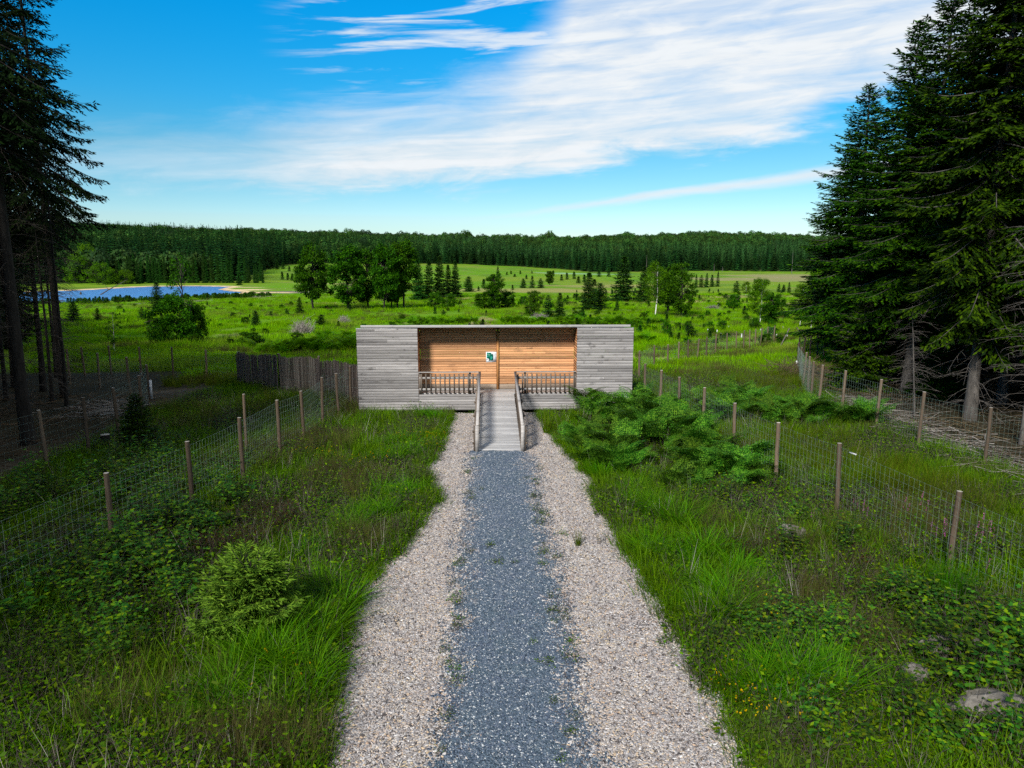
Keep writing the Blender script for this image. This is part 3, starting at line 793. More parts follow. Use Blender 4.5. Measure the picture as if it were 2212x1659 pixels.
def woodmat(name, c1, c2, dark, knots=.5, along=0, rough=.75, vary=.5, pat=.65):
    """weathered boards; grain runs along the given object axis"""
    m_, g_ = newmat(name)
    t = g_.n('ShaderNodeTexCoord'); oi = g_.n('ShaderNodeObjectInfo'); mp = g_.n('ShaderNodeMapping')
    sc = [9.0, 9.0, 9.0]; sc[along] = .55
    mp.inputs['Scale'].default_value = sc
    off = g_.vec(g_.m('MULTIPLY', oi.outputs['Random'], 37.0), g_.m('MULTIPLY', oi.outputs['Random'], 91.0), g_.m('MULTIPLY', oi.outputs['Random'], 53.0))
    ad = g_.n('ShaderNodeVectorMath', operation='ADD')
    g_.t.links.new(t.outputs['Object'], ad.inputs[0]); g_.t.links.new(off, ad.inputs[1])
    g_.t.links.new(ad.outputs[0], mp.inputs[0])
    grain = g_.noise(mp.outputs[0], 2.2, 6, .7, .4)
    patch = g_.noise(ad.outputs[0], 1.5, 5, .65)
    c = g_.ramp(grain, [(.28, c2), (.66, c1)])
    tone = g_.m('ADD', 1-vary/2, g_.m('MULTIPLY', oi.outputs['Random'], vary))
    tn = g_.n('ShaderNodeVectorMath', operation='SCALE')
    g_.t.links.new(c, tn.inputs[0]); g_.t.links.new(tone, tn.inputs['Scale'])
    base = g_.mix(g_.m('MULTIPLY', g_.sstep(patch, .56, .74), pat), tn.outputs[0], dark)
    mk = g_.n('ShaderNodeMapping')
    ks = [3.0, 3.0, 3.0]; ks[along] = 1.5
    mk.inputs['Scale'].default_value = ks
    g_.t.links.new(ad.outputs[0], mk.inputs[0])
    vo = g_.n('ShaderNodeTexVoronoi'); vo.inputs['Scale'].default_value = 1.6
    g_.t.links.new(mk.outputs[0], vo.inputs['Vector'])
    kn = g_.m('SUBTRACT', 1.0, g_.sstep(vo.outputs['Distance'], .04, .13))
    base = g_.mix(g_.m('MULTIPLY', kn, knots), base, dark)
    return finish(m_, g_, base, rough, .2, grain, .5, .004)


M = {}
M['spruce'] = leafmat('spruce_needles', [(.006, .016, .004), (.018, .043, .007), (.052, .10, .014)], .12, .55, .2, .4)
M['spruce_shade'] = leafmat('spruce_needles_shaded', [(.003, .006, .003), (.006, .013, .004), (.011, .022, .006)], .10, .6, .15, .3)  # same needles, forest shade painted in as darker colours
M['spruce_young'] = leafmat('young_spruce_needles', [(.04, .085, .008), (.10, .175, .013), (.21, .30, .025)], .2, .5, .25, .2, sat=1.0)
M['spruce_mid'] = leafmat('meadow_spruce_needles', [(.010, .028, .008), (.02, .052, .012), (.036, .08, .016)], .15, .6, .2, .5)
M['forest_far'] = leafmat('far_forest_needles', [(.008, .024, .009), (.016, .042, .013), (.03, .066, .018)], .12, .7, .1, .8)
M['forest_young'] = leafmat('far_plantation_needles', [(.034, .082, .03), (.064, .135, .046), (.105, .19, .062)], .12, .7, .1, 1.0, .007, (.02, .048, .022))
M['forest_broad'] = leafmat('far_forest_leaves', [(.018, .042, .014), (.04, .078, .022), (.07, .115, .034)], .15, .7, .1, 1.0, .009, (.018, .04, .02))
M['alder'] = leafmat('alder_leaves', [(.014, .038, .007), (.030, .075, .011), (.06, .125, .016)], .25, .5, .25, .3)
M['bushleaf'] = leafmat('bush_leaves', [(.018, .05, .009), (.036, .092, .013), (.07, .15, .02)], .25, .5, .25, .45)
M['birch'] = leafmat('birch_leaves', [(.03, .075, .01), (.06, .13, .016), (.10, .19, .024)], .3, .5, .25, .3)
M['willow'] = leafmat('willow_leaves', [(.04, .085, .015), (.07, .14, .022), (.11, .19, .03)], .3, .5, .2, .4)
M['deadtwig'] = leafmat('dead_twigs', [(.16, .14, .12), (.26, .23, .2), (.34, .31, .28)], 0, .9, .05, .3, sat=1.0)
M['bark_dark'] = barkmat('dark_spruce_bark', (.008, .007, .006), (.03, .026, .022), 7)
M['bark_grey'] = barkmat('grey_spruce_bark', (.035, .032, .028), (.125, .113, .10), 7)
M['bark_birch'] = barkmat('white_birch_bark', (.28, .26, .24), (.8, .78, .74), 3, 2.2)
M['limb'] = barkmat('thin_limbs', (.03, .024, .018), (.09, .075, .06), 12)
M['dead_limb'] = barkmat('dead_limbs', (.06, .052, .045), (.165, .148, .13), 12)
M['grass'] = leafmat('green_grass', [(.026, .068, .006), (.065, .14, .010), (.14, .24, .02)], .35, .45, .3, .6, .45, (.09, .105, .025), 1.2)
M['tussock'] = leafmat('tussock_grass', [(.03, .09, .010), (.07, .17, .02), (.15, .28, .045)], .38, .4, .35, .5, sat=1.2)
M['brown_grass'] = leafmat('brown_grass', [(.06, .055, .022), (.10, .082, .04), (.06, .10, .018), (.14, .12, .06)], .3, .6, .2, .4)
M['rush'] = leafmat('rush_blades', [(.03, .06, .008), (.07, .11, .014), (.13, .135, .03)], .3, .5, .3, .5)
M['bramble'] = leafmat('bramble_leaves', [(.018, .05, .012), (.04, .10, .020), (.085, .165, .028), (.17, .22, .03)], .3, .42, .35, .8, sat=1.15)
M['herb'] = leafmat('herb_leaves', [(.018, .05, .008), (.045, .10, .011), (.10, .175, .018), (.14, .20, .02)], .3, .45, .3, .7, .6, (.055, .085, .018), 1.2)
M['bracken'] = leafmat('bracken_fronds', [(.016, .05, .008), (.04, .11, .015), (.085, .185, .026), (.13, .23, .034)], .3, .45, .3, .6, sat=1.1)
M['bracken_far'] = leafmat('far_bracken_fronds', [(.04, .11, .006), (.085, .2, .01), (.14, .28, .016)], .38, .45, .3, .35)
M['heather'] = leafmat('heather_leaves', [(.05, .022, .010), (.08, .035, .014), (.03, .05, .012), (.02, .035, .01)], .2, .6, .15, .4)
M['meadow'] = leafmat('meadow_grass', [(.085, .195, .006), (.15, .31, .011), (.23, .40, .018)], .4, .5, .2, .6, .05, (.20, .24, .03))
M['yellow'] = leafmat('yellow_petals', [(.5, .30, .01), (.62, .42, .02)], .3, .5, .2, .2)
M['pink'] = leafmat('pink_petals', [(.28, .09, .22), (.42, .16, .32)], .3, .5, .2, .2)
M['stick'] = leafmat('fallen_sticks', [(.09, .072, .055), (.17, .145, .12), (.28, .25, .22), (.36, .33, .3)], 0, .9, .05, .2, sat=1.0)
M['litter'] = leafmat('brown_litter', [(.045, .032, .02), (.09, .062, .038), (.15, .11, .07)], 0, .9, .05, .2, sat=1.0)
M['plank_grey'] = woodmat('weathered_grey_boards', (.29, .276, .268), (.162, .152, .148), (.052, .048, .047), .95, vary=.66, pat=.8)
M['plank_orange'] = woodmat('sheltered_orange_boards', (.54, .285, .14), (.35, .165, .072), (.12, .068, .042), .8, vary=.74, pat=.7)
M['plank_base'] = woodmat('greyed_base_boards', (.36, .28, .21), (.2, .155, .12), (.08, .065, .055), .5)
M['post_orange'] = woodmat('orange_brown_post', (.42, .20, .07), (.27, .115, .04), (.1, .05, .025), .5, along=2)
M['picket'] = woodmat('dark_brown_railing_wood', (.155, .125, .10), (.07, .055, .045), (.03, .025, .022), .4, along=2)
M['rail'] = woodmat('grey_rail_wood', (.36, .34, .32), (.2, .185, .175), (.09, .08, .075), .5)
M['ramp'] = woodmat('bleached_ramp_boards', (.47, .46, .445), (.33, .32, .31), (.17, .165, .16), .3, vary=.4, pat=.4)
M['fascia'] = woodmat('grey_roof_edge_board', (.32, .31, .305), (.20, .195, .19), (.09, .085, .08), .4)
M['post'] = woodmat('treated_round_posts', (.135, .098, .066), (.068, .05, .035), (.03, .024, .018), .5, along=2, vary=.7)
M['post_top'] = woodmat('pale_post_tops', (.45, .41, .34), (.30, .27, .22), (.2, .17, .14), .2)
M['brush'] = leafmat('brushwood_screen_twigs', [(.045, .036, .03), (.105, .086, .072), (.18, .155, .135)], 0, .9, .05, .2, sat=1.0)


def plain(name, c, rough=.6, spec=.3, metal=0.0):
    m_, g_ = newmat(name)
    geo = g_.n('ShaderNodeNewGeometry')
    n_ = g_.noise(geo.outputs['Position'], 9.0, 4, .6)
    base = g_.mix(g_.sstep(n_, .3, .75), c, tuple(v*.72 for v in c))
    finish(m_, g_, base, rough, spec)
    return m_


M['wire'] = plain('green_grey_fence_wire', (.19, .27, .225), .5, .4)
M['white'] = plain('white_board', (.6, .6, .61), .5)
M['paper'] = plain('white_print', (.83, .87, .92), .45)
M['green_print'] = plain('dark_green_print', (.003, .13, .085), .45)
M['teal_print'] = plain('teal_print', (.01, .27, .20), .45)
M['pale_print'] = plain('pale_green_print', (.30, .55, .42), .45)
M['dark_print'] = plain('dark_print', (.06, .07, .07), .45)
M['grey_print'] = plain('pale_grey_print', (.62, .68, .74), .45)
M['metal'] = plain('pale_flashing', (.66, .67, .7), .35, .5)
M['felt'] = plain('roof_felt', (.06, .06, .065), .9, .1)
M['inside'] = plain('dark_inner_boards', (.06, .05, .04), .9, .1)
M['rock'] = barkmat('lichen_stone', (.05, .046, .038), (.20, .182, .155), 9, 1)


def scatter(name, protos, pos, rot, scl, label, cat, kind='stuff', parent=None, var=None, zs=None):
    """one stuff object: real meshes instanced on measured points through geometry nodes"""
    pos = np.asarray(pos, float); n = len(pos)
    me = bpy.data.meshes.new(name)
    me.vertices.add(n); me.vertices.foreach_set('co', pos.ravel())
    ra = me.attributes.new('rot', 'FLOAT_VECTOR', 'POINT'); ra.data.foreach_set('vector', np.asarray(rot, float).ravel())
    sa = me.attributes.new('scl', 'FLOAT_VECTOR', 'POINT')
    sc = np.asarray(scl, float)
    sc = np.c_[sc, sc, sc if zs is None else sc*zs] if sc.ndim == 1 else sc
    sa.data.foreach_set('vector', sc.ravel())
    va = me.attributes.new('var', 'INT', 'POINT')
    if var is None:
        var = rng.integers(0, len(protos), n)
    va.data.foreach_set('value', np.asarray(var, np.int32))
    for p in protos:
        if p.materials and p.materials[0] and p.materials[0].name not in [m_.name for m_ in me.materials]:
            me.materials.append(p.materials[0])
    o = link(name, me, parent)
    tag(o, label, cat, None, kind)
    ng = bpy.data.node_groups.new(name+'_scatter', 'GeometryNodeTree')
    ng.interface.new_socket('Geometry', in_out='INPUT', socket_type='NodeSocketGeometry')
    ng.interface.new_socket('Geometry', in_out='OUTPUT', socket_type='NodeSocketGeometry')
    gi = ng.nodes.new('NodeGroupInput'); go = ng.nodes.new('NodeGroupOutput'); jn = ng.nodes.new('GeometryNodeJoinGeometry')

    def attr(nm, ty):
        a = ng.nodes.new('GeometryNodeInputNamedAttribute'); a.data_type = ty
        a.inputs['Name'].default_value = nm
        return a.outputs['Attribute']
    r_, s_, v_ = attr('rot', 'FLOAT_VECTOR'), attr('scl', 'FLOAT_VECTOR'), attr('var', 'INT')
    for i, p in enumerate(protos):
        po = bpy.data.objects.new(p.name+'_shape', p)
        oi = ng.nodes.new('GeometryNodeObjectInfo'); oi.inputs['Object'].default_value = po
        oi.inputs['As Instance'].default_value = True
        io = ng.nodes.new('GeometryNodeInstanceOnPoints')
        cp = ng.nodes.new('FunctionNodeCompare'); cp.data_type = 'INT'; cp.operation = 'EQUAL'
        ng.links.new(v_, cp.inputs['A'] if False else [s for s in cp.inputs if s.type == 'INT'][0])
        [s for s in cp.inputs if s.type == 'INT'][1].default_value = i
        ng.links.new(gi.outputs[0], io.inputs['Points'])
        ng.links.new(cp.outputs[0], io.inputs['Selection'])
        ng.links.new(oi.outputs['Geometry'], io.inputs['Instance'])
        ng.links.new(r_, io.inputs['Rotation']); ng.links.new(s_, io.inputs['Scale'])
        ng.links.new(io.outputs[0], jn.inputs[0])
    ng.links.new(jn.outputs[0], go.inputs[0])
    md = o.modifiers.new('scatter', 'NODES'); md.node_group = ng
    return o


def on_ground(x, y, dz=0.0):
    return np.c_[x, y, gz(x, y)+dz]


def spin(n, tilt=.12):
    return np.c_[rng.normal(0, tilt, n), rng.normal(0, tilt, n), rng.uniform(0, 2*math.pi, n)]


# ------------------------------------------------------------------ ground
def axis(fine_to, step, lim, grow=1.07, start=0.0, mid=None):
    a = [start]; s = step
    while a[-1] < lim:
        if a[-1]-start > fine_to and not (mid and a[-1] < mid[0] and s >= mid[1]):
            s *= grow
        a.append(a[-1]+s)
    return np.array(a)


xr = axis(24, .5, 3200, 1.09, 0.0, (190, 2.2))
xs = np.concatenate([-xr[::-1][:-1], xr])
ys = np.concatenate([-axis(10, 1.0, 60, 1.2)[::-1][:-1]-0.0, axis(50, .5, 4200, 1.06, 0.0, (350, 2.2))])
XX, YY = np.meshgrid(xs, ys)
ZZ = gz(XX, YY)
ZZ = ZZ+.22*(fbm(XX, YY, 5.0, 3)-.5)*sm((np.abs(XX)-3.2)/2)*(YY < 340)*(seg_dist(XX, YY, POND) > 4)
nx, ny = len(xs), len(ys)
idx = np.arange(nx*ny).reshape(ny, nx)
quads = np.stack([idx[:-1, :-1], idx[:-1, 1:], idx[1:, 1:], idx[1:, :-1]], -1).reshape(-1, 4)
gm = MB(); gm.add(np.stack([XX, YY, ZZ], -1).reshape(-1, 3), quads)

# colour of the soil and sward itself, zone by zone
n_a = fbm(XX, YY, 14, 20)[..., None]; n_b = fbm(XX, YY, 45, 30)[..., None]; n_c = fbm(XX, YY, 5, 40)[..., None]


def C(*c):
    return np.array(c, float)


def blend(base, fac, c):
    f = np.clip(fac, 0, 1)[..., None] if np.ndim(fac) == 2 else np.clip(fac, 0, 1)
    return base*(1-f)+c*f


mead = blend(np.broadcast_to(C(.10, .215, .007), XX.shape+(3,)), sm((n_b-.42)/.25), C(.14, .215, .014))
mead = blend(mead, sm((n_a-.58)/.2)*.7, C(.155, .165, .045))
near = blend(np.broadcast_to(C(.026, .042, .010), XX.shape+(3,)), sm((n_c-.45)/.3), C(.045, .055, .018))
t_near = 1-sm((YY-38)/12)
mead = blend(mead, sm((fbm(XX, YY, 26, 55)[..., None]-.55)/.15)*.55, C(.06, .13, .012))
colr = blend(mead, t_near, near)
# forest floors
a_l = sm((-XX-14.0+.02*YY-1.4*(n_c[..., 0]-.5))/1.2)*(1-sm((YY-46)/6))
a_r = sm((XX-15.0-.38*np.maximum(YY-31, 0)-2*(n_c[..., 0]-.5))/1.2)*(1-sm((YY-80)/12))
litter = blend(np.broadcast_to(C(.030, .026, .014), XX.shape+(3,)), sm((n_c-.5)/.2), C(.075, .058, .038))
colr = blend(colr, np.maximum(a_l, a_r), litter)
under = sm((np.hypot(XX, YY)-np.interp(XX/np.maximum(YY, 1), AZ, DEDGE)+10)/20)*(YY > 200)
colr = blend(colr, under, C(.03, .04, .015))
ZC = dict(dirt=C(.15, .125, .10), pink=C(.30, .185, .115), brown=C(.24, .20, .10), tan=C(.24, .22, .07), reed=C(.20, .33, .18),
          sand=C(.62, .45, .26), straw=C(.34, .26, .13))
for (zx, zy, rx, ry, kd) in ZONES:
    q = 1-np.hypot((XX-zx)/rx, (YY-zy)/ry)+.9*(n_a[..., 0]-.5)*(kd != 'sand')
    colr = blend(colr, sm(q/.35)*(.9 if kd in ('dirt', 'sand') else .75), ZC[kd])
sdp = seg_dist(XX, YY, POND)
colr = blend(colr, (1-sm((sdp-1.2-2.2*n_c[..., 0])/1.2))*sm((YY-225)/30+.35+n_a[..., 0]*.5), ZC['sand'])
colr = blend(colr, (sdp < -.4).astype(float), C(.05, .05, .035))
gme = gm.mesh('ground', None, True)
ca = gme.color_attributes.new('zone', 'FLOAT_COLOR', 'POINT')
ca.data.foreach_set('color', np.c_[colr.reshape(-1, 3), np.ones(nx*ny)].ravel())

gmat, gg = newmat('ground_soil_and_sward')
att = gg.n('ShaderNodeVertexColor'); att.layer_name = 'zone'
geo = gg.n('ShaderNodeNewGeometry')
gn1 = gg.noise(geo.outputs['Position'], 1.3, 6, .7); gn2 = gg.noise(geo.outputs['Position'], .22, 5, .65)
gv = gg.m('ADD', .55, gg.m('ADD', gg.m('MULTIPLY', gn1, .55), gg.m('MULTIPLY', gn2, .40)))
gs = gg.n('ShaderNodeVectorMath', operation='SCALE')
gg.t.links.new(att.outputs[0], gs.inputs[0]); gg.t.links.new(gv, gs.inputs['Scale'])
finish(gmat, gg, gs.outputs[0], .95, .05, gn1, .9, .25)
gme.materials.clear(); gme.materials.append(gmat)
tag(link('ground', gme), 'green meadow and forest floor running back to the wooded hill', 'ground', None, 'structure')

# pond
wm_ = MB()
cx_, cy_ = np.mean([p[0] for p in POND]), np.mean([p[1] for p in POND])
ring = np.array([(cx_+(px-cx_)*1.03, cy_+(py-cy_)*1.03, WATER_Z) for px, py in POND])
import bmesh
bm = bmesh.new()
bm.faces.new([bm.verts.new(v) for v in ring])
bmesh.ops.triangulate(bm, faces=bm.faces[:])
wme = bpy.data.meshes.new('pond_water'); bm.to_mesh(wme); bm.free()
wmat, wg = newmat('pond_water_surface')
geo = wg.n('ShaderNodeNewGeometry')
mpw = wg.n('ShaderNodeMapping'); mpw.inputs['Scale'].default_value = (.5, 1.6, 1)
wt2 = wmat.node_tree; wt2.links.new(geo.outputs['Position'], mpw.inputs[0])
wn = wg.noise(mpw.outputs[0], 1.1, 5, .6)
finish(wmat, wg, (.08, .20, .42), .28, .5, wn, .8, .5)  # reflected sky is painted into the blue base colour
wme.materials.append(wmat)
tag(link('pond_water', wme), 'blue pond with a sandy rim at the left of the meadow', 'pond', None, 'structure')

# path: wood chips either side, slate gravel in the middle
yy = np.linspace(-6, 30.6, 260)
for nm, lo_, hi_, dz_ in (('wood_chip_path', None, None, .022), ('slate_gravel_path', -.96, .90, .034)):
    b = MB()
    if lo_ is None:
        l, r = edge_l(yy), edge_r(yy); yv = yy
    else:
        yv = yy[yy < 24.05]
        l = lo_-.10*(vnoise(yv, yv*0, .35, 2)-.5)-.06*(vnoise(yv, yv*0, 1.7, 3)-.5)
        r = hi_+.10*(vnoise(yv, yv*0, .35, 7)-.5)+.06*(vnoise(yv, yv*0, 1.7, 8)-.5)
        wide = .12*sm((yv-22.6)/.6)*(1-sm((yv-23.6)/.4))
        l, r = l-wide, r+wide
    k = 9
    u = np.linspace(0, 1, k)
    P = np.stack([l[:, None]*(1-u)+r[:, None]*u, np.repeat(yv[:, None], k, 1), np.zeros((len(yv), k))], -1)
    P[..., 2] = dz_+.012*(vnoise(P[..., 0], P[..., 1], .6, 4)-.5) + gz(P[..., 0], P[..., 1])
    ii = np.arange(len(yv)*k).reshape(len(yv), k)
    b.add(P.reshape(-1, 3), np.stack([ii[:-1, :-1], ii[:-1, 1:], ii[1:, 1:], ii[1:, :-1]], -1).reshape(-1, 4))
    pm, pg = newmat(nm+'_base')
    geo = pg.n('ShaderNodeNewGeometry')
    mp = pg.n('ShaderNodeMapping'); mp.inputs['Rotation'].default_value = (0, 0, .5)
    pm.node_tree.links.new(geo.outputs['Position'], mp.inputs[0])
    vo = pg.n('ShaderNodeTexVoronoi'); vo.inputs['Scale'].default_value = 34 if lo_ is None else 40
    pm.node_tree.links.new(mp.outputs[0], vo.inputs['Vector'])
    sp_ = pg.n('ShaderNodeSeparateColor'); pm.node_tree.links.new(vo.outputs['Color'], sp_.inputs[0])
    if lo_ is None:
        c = pg.ramp(sp_.outputs[0], [(0, (.06, .05, .048)), (.3, (.19, .17, .16)), (.6, (.30, .26, .23)), (.85, (.38, .355, .34)), (1, (.52, .49, .47))])
    else:
        c = pg.ramp(sp_.outputs[0], [(0, (.03, .045, .06)), (.5, (.07, .10, .135)), (.9, (.13, .165, .205)), (1, (.45, .48, .5))])
    big = pg.noise(geo.outputs['Position'], 1.2, 4, .6)
    c = pg.mix(pg.m('MULTIPLY', pg.sstep(big, .35, .7), .3), c, (.2, .16, .12) if lo_ is None else (.09, .115, .14))
    finish(pm, pg, c, .9, .1, vo.outputs['Distance'], .8, .02)
    tag(b.build(nm, pm), 'pale wood chip borders of the straight footpath' if lo_ is None else 'blue grey slate gravel strip leading straight to the ramp', 'path', None, 'structure')


def chip_clump(name, n, R, size, mat, seed):
    r_ = np.random.default_rng(seed); b = MB()
    for i in range(n):
        a = r_.uniform(0, 6.283); rr = R*math.sqrt(r_.uniform())
        L = size[0]*r_.uniform(.5, 1.4); W = size[1]*r_.uniform(.6, 1.4); T = size[2]*r_.uniform(.6, 1.5)
        az_ = r_.uniform(0, 6.283); t1, t2 = r_.normal(0, .22), r_.normal(0, .28)
        ca_, sa_ = math.cos(az_), math.sin(az_)
        R1 = np.array([[ca_, -sa_, 0], [sa_, ca_, 0], [0, 0, 1]]) @ np.array([[math.cos(t1), 0, math.sin(t1)], [0, 1, 0], [-math.sin(t1), 0, math.cos(t1)]]) @ np.array([[1, 0, 0], [0, math.cos(t2), -math.sin(t2)], [0, math.sin(t2), math.cos(t2)]])
        v = np.array([(-.5, -.35, 0), (.1, -.5, 0), (.5, -.1, 0), (.35, .45, 0), (-.4, .4, 0)])*(L, W, 0)
        v = np.vstack([v-[0, 0, T/2], v*(.88, .85, 1)+[0, 0, T/2]]) @ R1.T+[rr*math.cos(a), rr*math.sin(a), .012+r_.uniform(0, .012)]
        b.add(v, [(5, 6, 7, 8), (5, 8, 9, 9), (0, 1, 6, 5), (1, 2, 7, 6), (2, 3, 8, 7), (3, 4, 9, 8), (4, 0, 5, 9)])
    return b.mesh(name, mat)


M['chip'] = leafmat('bleached_wood_chips', [(.05, .043, .042), (.19, .168, .158), (.31, .26, .222), (.25, .24, .245), (.36, .325, .305), (.45, .325, .21), (.49, .455, .43), (.18, .17, .172), (.63, .605, .585)], 0, .85, .1, .12, sat=1.0)
M['slate'] = leafmat('slate_gravel', [(.026, .038, .055), (.053, .077, .104), (.088, .119, .153), (.105, .138, .178), (.056, .08, .11), (.07, .096, .13), (.52, .53, .52)], 0, .55, .3, .12, sat=1.0)
M['chip'].node_tree.nodes  # kept simple: colour per piece
chips = [chip_clump('wood_chips', 120, .24, (.060, .022, .007), M['chip'], s) for s in (1, 2, 3)]
slates = [chip_clump('slate_pieces', 170, .24, (.030, .022, .008), M['slate'], s) for s in (4, 5, 6)]
n = 5200
y_ = rng.uniform(2.0, 30.4, n)
x_ = np.where(rng.random(n) < .5, rng.uniform(-3.0, -.9, n), rng.uniform(.85, 3.0, n))
ok = on_path(x_, y_, -.02) & ~((np.abs(x_) < .95) & (y_ > 23.9)) & ((x_ < -.92) | (x_ > .88))
x_, y_ = x_[ok], y_[ok]
scatter('wood_chips', chips, np.c_[x_, y_, gz(x_, y_)+.024], spin(len(x_), .02), rng.uniform(.85, 1.15, len(x_)), 'loose bleached wood chips along both sides of the path', 'wood chips')
n = 3000
y_ = rng.uniform(2.0, 24.0, n); x_ = rng.uniform(-.86, .80, n)
scatter('slate_gravel', slates, np.c_[x_, y_, gz(x_, y_)+.036], spin(n, .02), rng.uniform(.85, 1.15, n), 'loose blue grey slate gravel on the middle of the path', 'gravel')

# strays across the border of slate and chips
st = [chip_clump('slate_strays', 34, .26, (.030, .022, .008), M['slate'], 14), chip_clump('chip_strays', 34, .26, (.060, .022, .007), M['chip'], 15)]
n = 460
y_ = rng.uniform(7.6, 23.8, n); sgn = np.where(rng.random(n) < .5, -1, 1); v_ = (rng.random(n) < .55).astype(int)
x_ = np.where(sgn < 0, -.96, .90)+sgn*np.where(v_ == 0, rng.uniform(-.05, .32, n)*rng.random(n), -rng.uniform(-.05, .35, n)*rng.random(n))
scatter('path_strays', st, np.c_[x_, y_, gz(x_, y_)+.04], spin(n, .02), rng.uniform(.85, 1.15, n), 'stray slate and chips mixed along the gravel border', 'gravel', var=v_)

# ------------------------------------------------------------------ the hide
HY = 31.0           # plane of the front boards
WY = 32.0          # recessed wall
DECK = .74
hide = thing('bird_hide', 'wide timber bird hide with grey wings and orange recessed wall', 'bird hide', (0, HY, 0))


def plank_mesh(name, L, H, T, mat):
    """a board along x with chamfered front edges, centred"""
    c = min(.0045, H*.08)
    prof = [(-T/2+c, -H/2), (T/2, -H/2), (T/2, H/2), (-T/2+c, H/2), (-T/2, H/2-c), (-T/2, -H/2+c)]
    k = len(prof); b = MB()
    v = [(-L/2, p[0], p[1]) for p in prof]+[(L/2, p[0], p[1]) for p in prof]
    f = [(i, (i+1) % k, (i+1) % k+k, i+k) for i in range(k)]
    b.add(v, f)
    b.add([(-L/2, p[0], p[1]) for p in prof], [(0, 5, 4, 3), (0, 3, 2, 1)])
    b.add([(L/2, p[0], p[1]) for p in prof], [(3, 4, 5, 0), (1, 2, 3, 0)])
    return b.mesh(name, mat)


_pl = {}


def plank(parent, name, x0, x1, y, zc, H, T, mat, rz=0.0, cx=None):
    """one board of the hide; alike boards share a mesh"""
    L = round(x1-x0, 2)
    key = (L, H, T, mat.name)
    if key not in _pl:
        _pl[key] = plank_mesh(name, L, H, T, mat)
    o = link(name, _pl[key], parent)
    o.location = ((x0+x1)/2+random.uniform(-.004, .004), y+random.uniform(-.0035, .0035), zc)
    o.rotation_euler = (random.uniform(-.012, .012), random.uniform(-.0008, .0008), rz)
    return o


def board_wall(parent, x0, x1, y, z0, z1, n_, mat, T=.026, joint=.25, gap=.005):
    H = (z1-z0)/n_
    for i in range(n_):
        zc = z0+H*(i+.5)
        if random.random() < joint:
            xm = x0+(x1-x0)*random.choice((.3, .38, .5, .62, .7))
            plank(parent, 'plank', x0, xm-.002, y, zc, H-gap, T, mat)
            plank(parent, 'plank', xm+.002, x1, y, zc, H-gap, T, mat)
        else:
            plank(parent, 'plank', x0, x1, y, zc, H-gap, T, mat)


def side_boards(parent, x, y0, y1, z0, z1, n_, mat, T=.026):
    H = (z1-z0)/n_
    for i in range(n_):
        key = ('s', round(y1-y0, 2), round(H, 3), mat.name)
        if key not in _pl:
            _pl[key] = plank_mesh('plank', y1-y0, H-.0035, T, mat)
        o = link('plank', _pl[key], parent, (x, (y0+y1)/2, z0+H*(i+.5)))
        o.rotation_euler = (0, 0, math.pi/2)


def group_part(name, parent, loc=(0, 0, 0)):
    o = bpy.data.objects.new(name, None)
    col.objects.link(o); o.parent = parent; o.location = loc; o.empty_display_size = .1
    return o


ZB, ZT = .02, 3.53
wl = group_part('grey_wing', hide); tag(wl, 'left grey boarded wing of the hide')
wr = group_part('grey_wing', hide); tag(wr, 'right grey boarded wing of the hide')
XL0, XL1, XR0, XR1 = -5.96, -3.40, 3.37, 5.78
board_wall(wl, XL0, XL1, 0, ZB, ZT, 30, M['plank_grey'], joint=.12)
board_wall(wr, XR0, XR1, 0, ZB, ZT, 30, M['plank_grey'], joint=.2)
for w_, xa, xb in ((wl, XL0, XL1), (wr, XR0, XR1)):
    outer = xa if w_ is wl else xb
    side_boards(w_, outer+(.013 if w_ is wl else -.013), .02, 3.4, ZB, ZT-.25, 28, M['plank_grey'])
    inner = xb if w_ is wl else xa
    side_boards(w_, inner+(-.014 if w_ is wl else .014), .02, WY-HY, DECK+.02, ZT-.02, 24, M['plank_orange'])
    b = MB(); b.box(((xa+xb)/2, .0, ZT+.012), (xb-xa+.01, .05, .016))
    b.build('cap_strip', M['metal'], w_)
    for sx in (xa+.06, xb-.06):
        b = MB(); b.box((sx, .07, ZT/2), (.09, .09, ZT-.05)); b.build('corner_post', M['plank_base'], w_)
ow = group_part('recessed_wall', hide); tag(ow, 'orange boarded wall under the roof edge')
board_wall(ow, -3.385, -.06, WY-HY, DECK+.24, 3.50, 23, M['plank_orange'], joint=.1, gap=.008)
board_wall(ow, .065, 3.355, WY-HY, DECK+.24, 3.50, 23, M['plank_orange'], joint=.1, gap=.008)
for xa, xb in ((-3.385, -.06), (.065, 3.355)):
    plank(ow, 'base_board', xa, xb, WY-HY-.004, DECK+.125, .215, .03, M['plank_base'])
b = MB(); b.box((.0, WY-HY-.03, (DECK+3.5)/2), (.105, .085, 3.5-DECK-.01)); b.build('middle_post', M['post_orange'], ow)
# floor of the deck
dk = group_part('deck', hide)
for i in range(8):
    plank_y = .06+i*(WY-HY-.06)/8+.07
    o = plank(dk, 'deck_board', -3.37, 3.34, plank_y, DECK-.02, .04, .13, M['ramp'])
sk = group_part('skirt', hide)
board_wall(sk, -3.385, -.86, -.012, .02, DECK-.03, 6, M['plank_grey'], joint=.2)
board_wall(sk, .82, 3.355, -.012, .02, DECK-.03, 6, M['plank_grey'], joint=.2)
b = MB()
for sx in (-3.2, -2.1, -1.0, .95, 2.0, 3.1, -5.7, -4.6, 4.5, 5.6):
    for sy in (.25, 2.9):
        b.box((sx, sy, -.05), (.14, .14, .2 if True else 0))
b.build('foundation_block', M['inside'], hide)
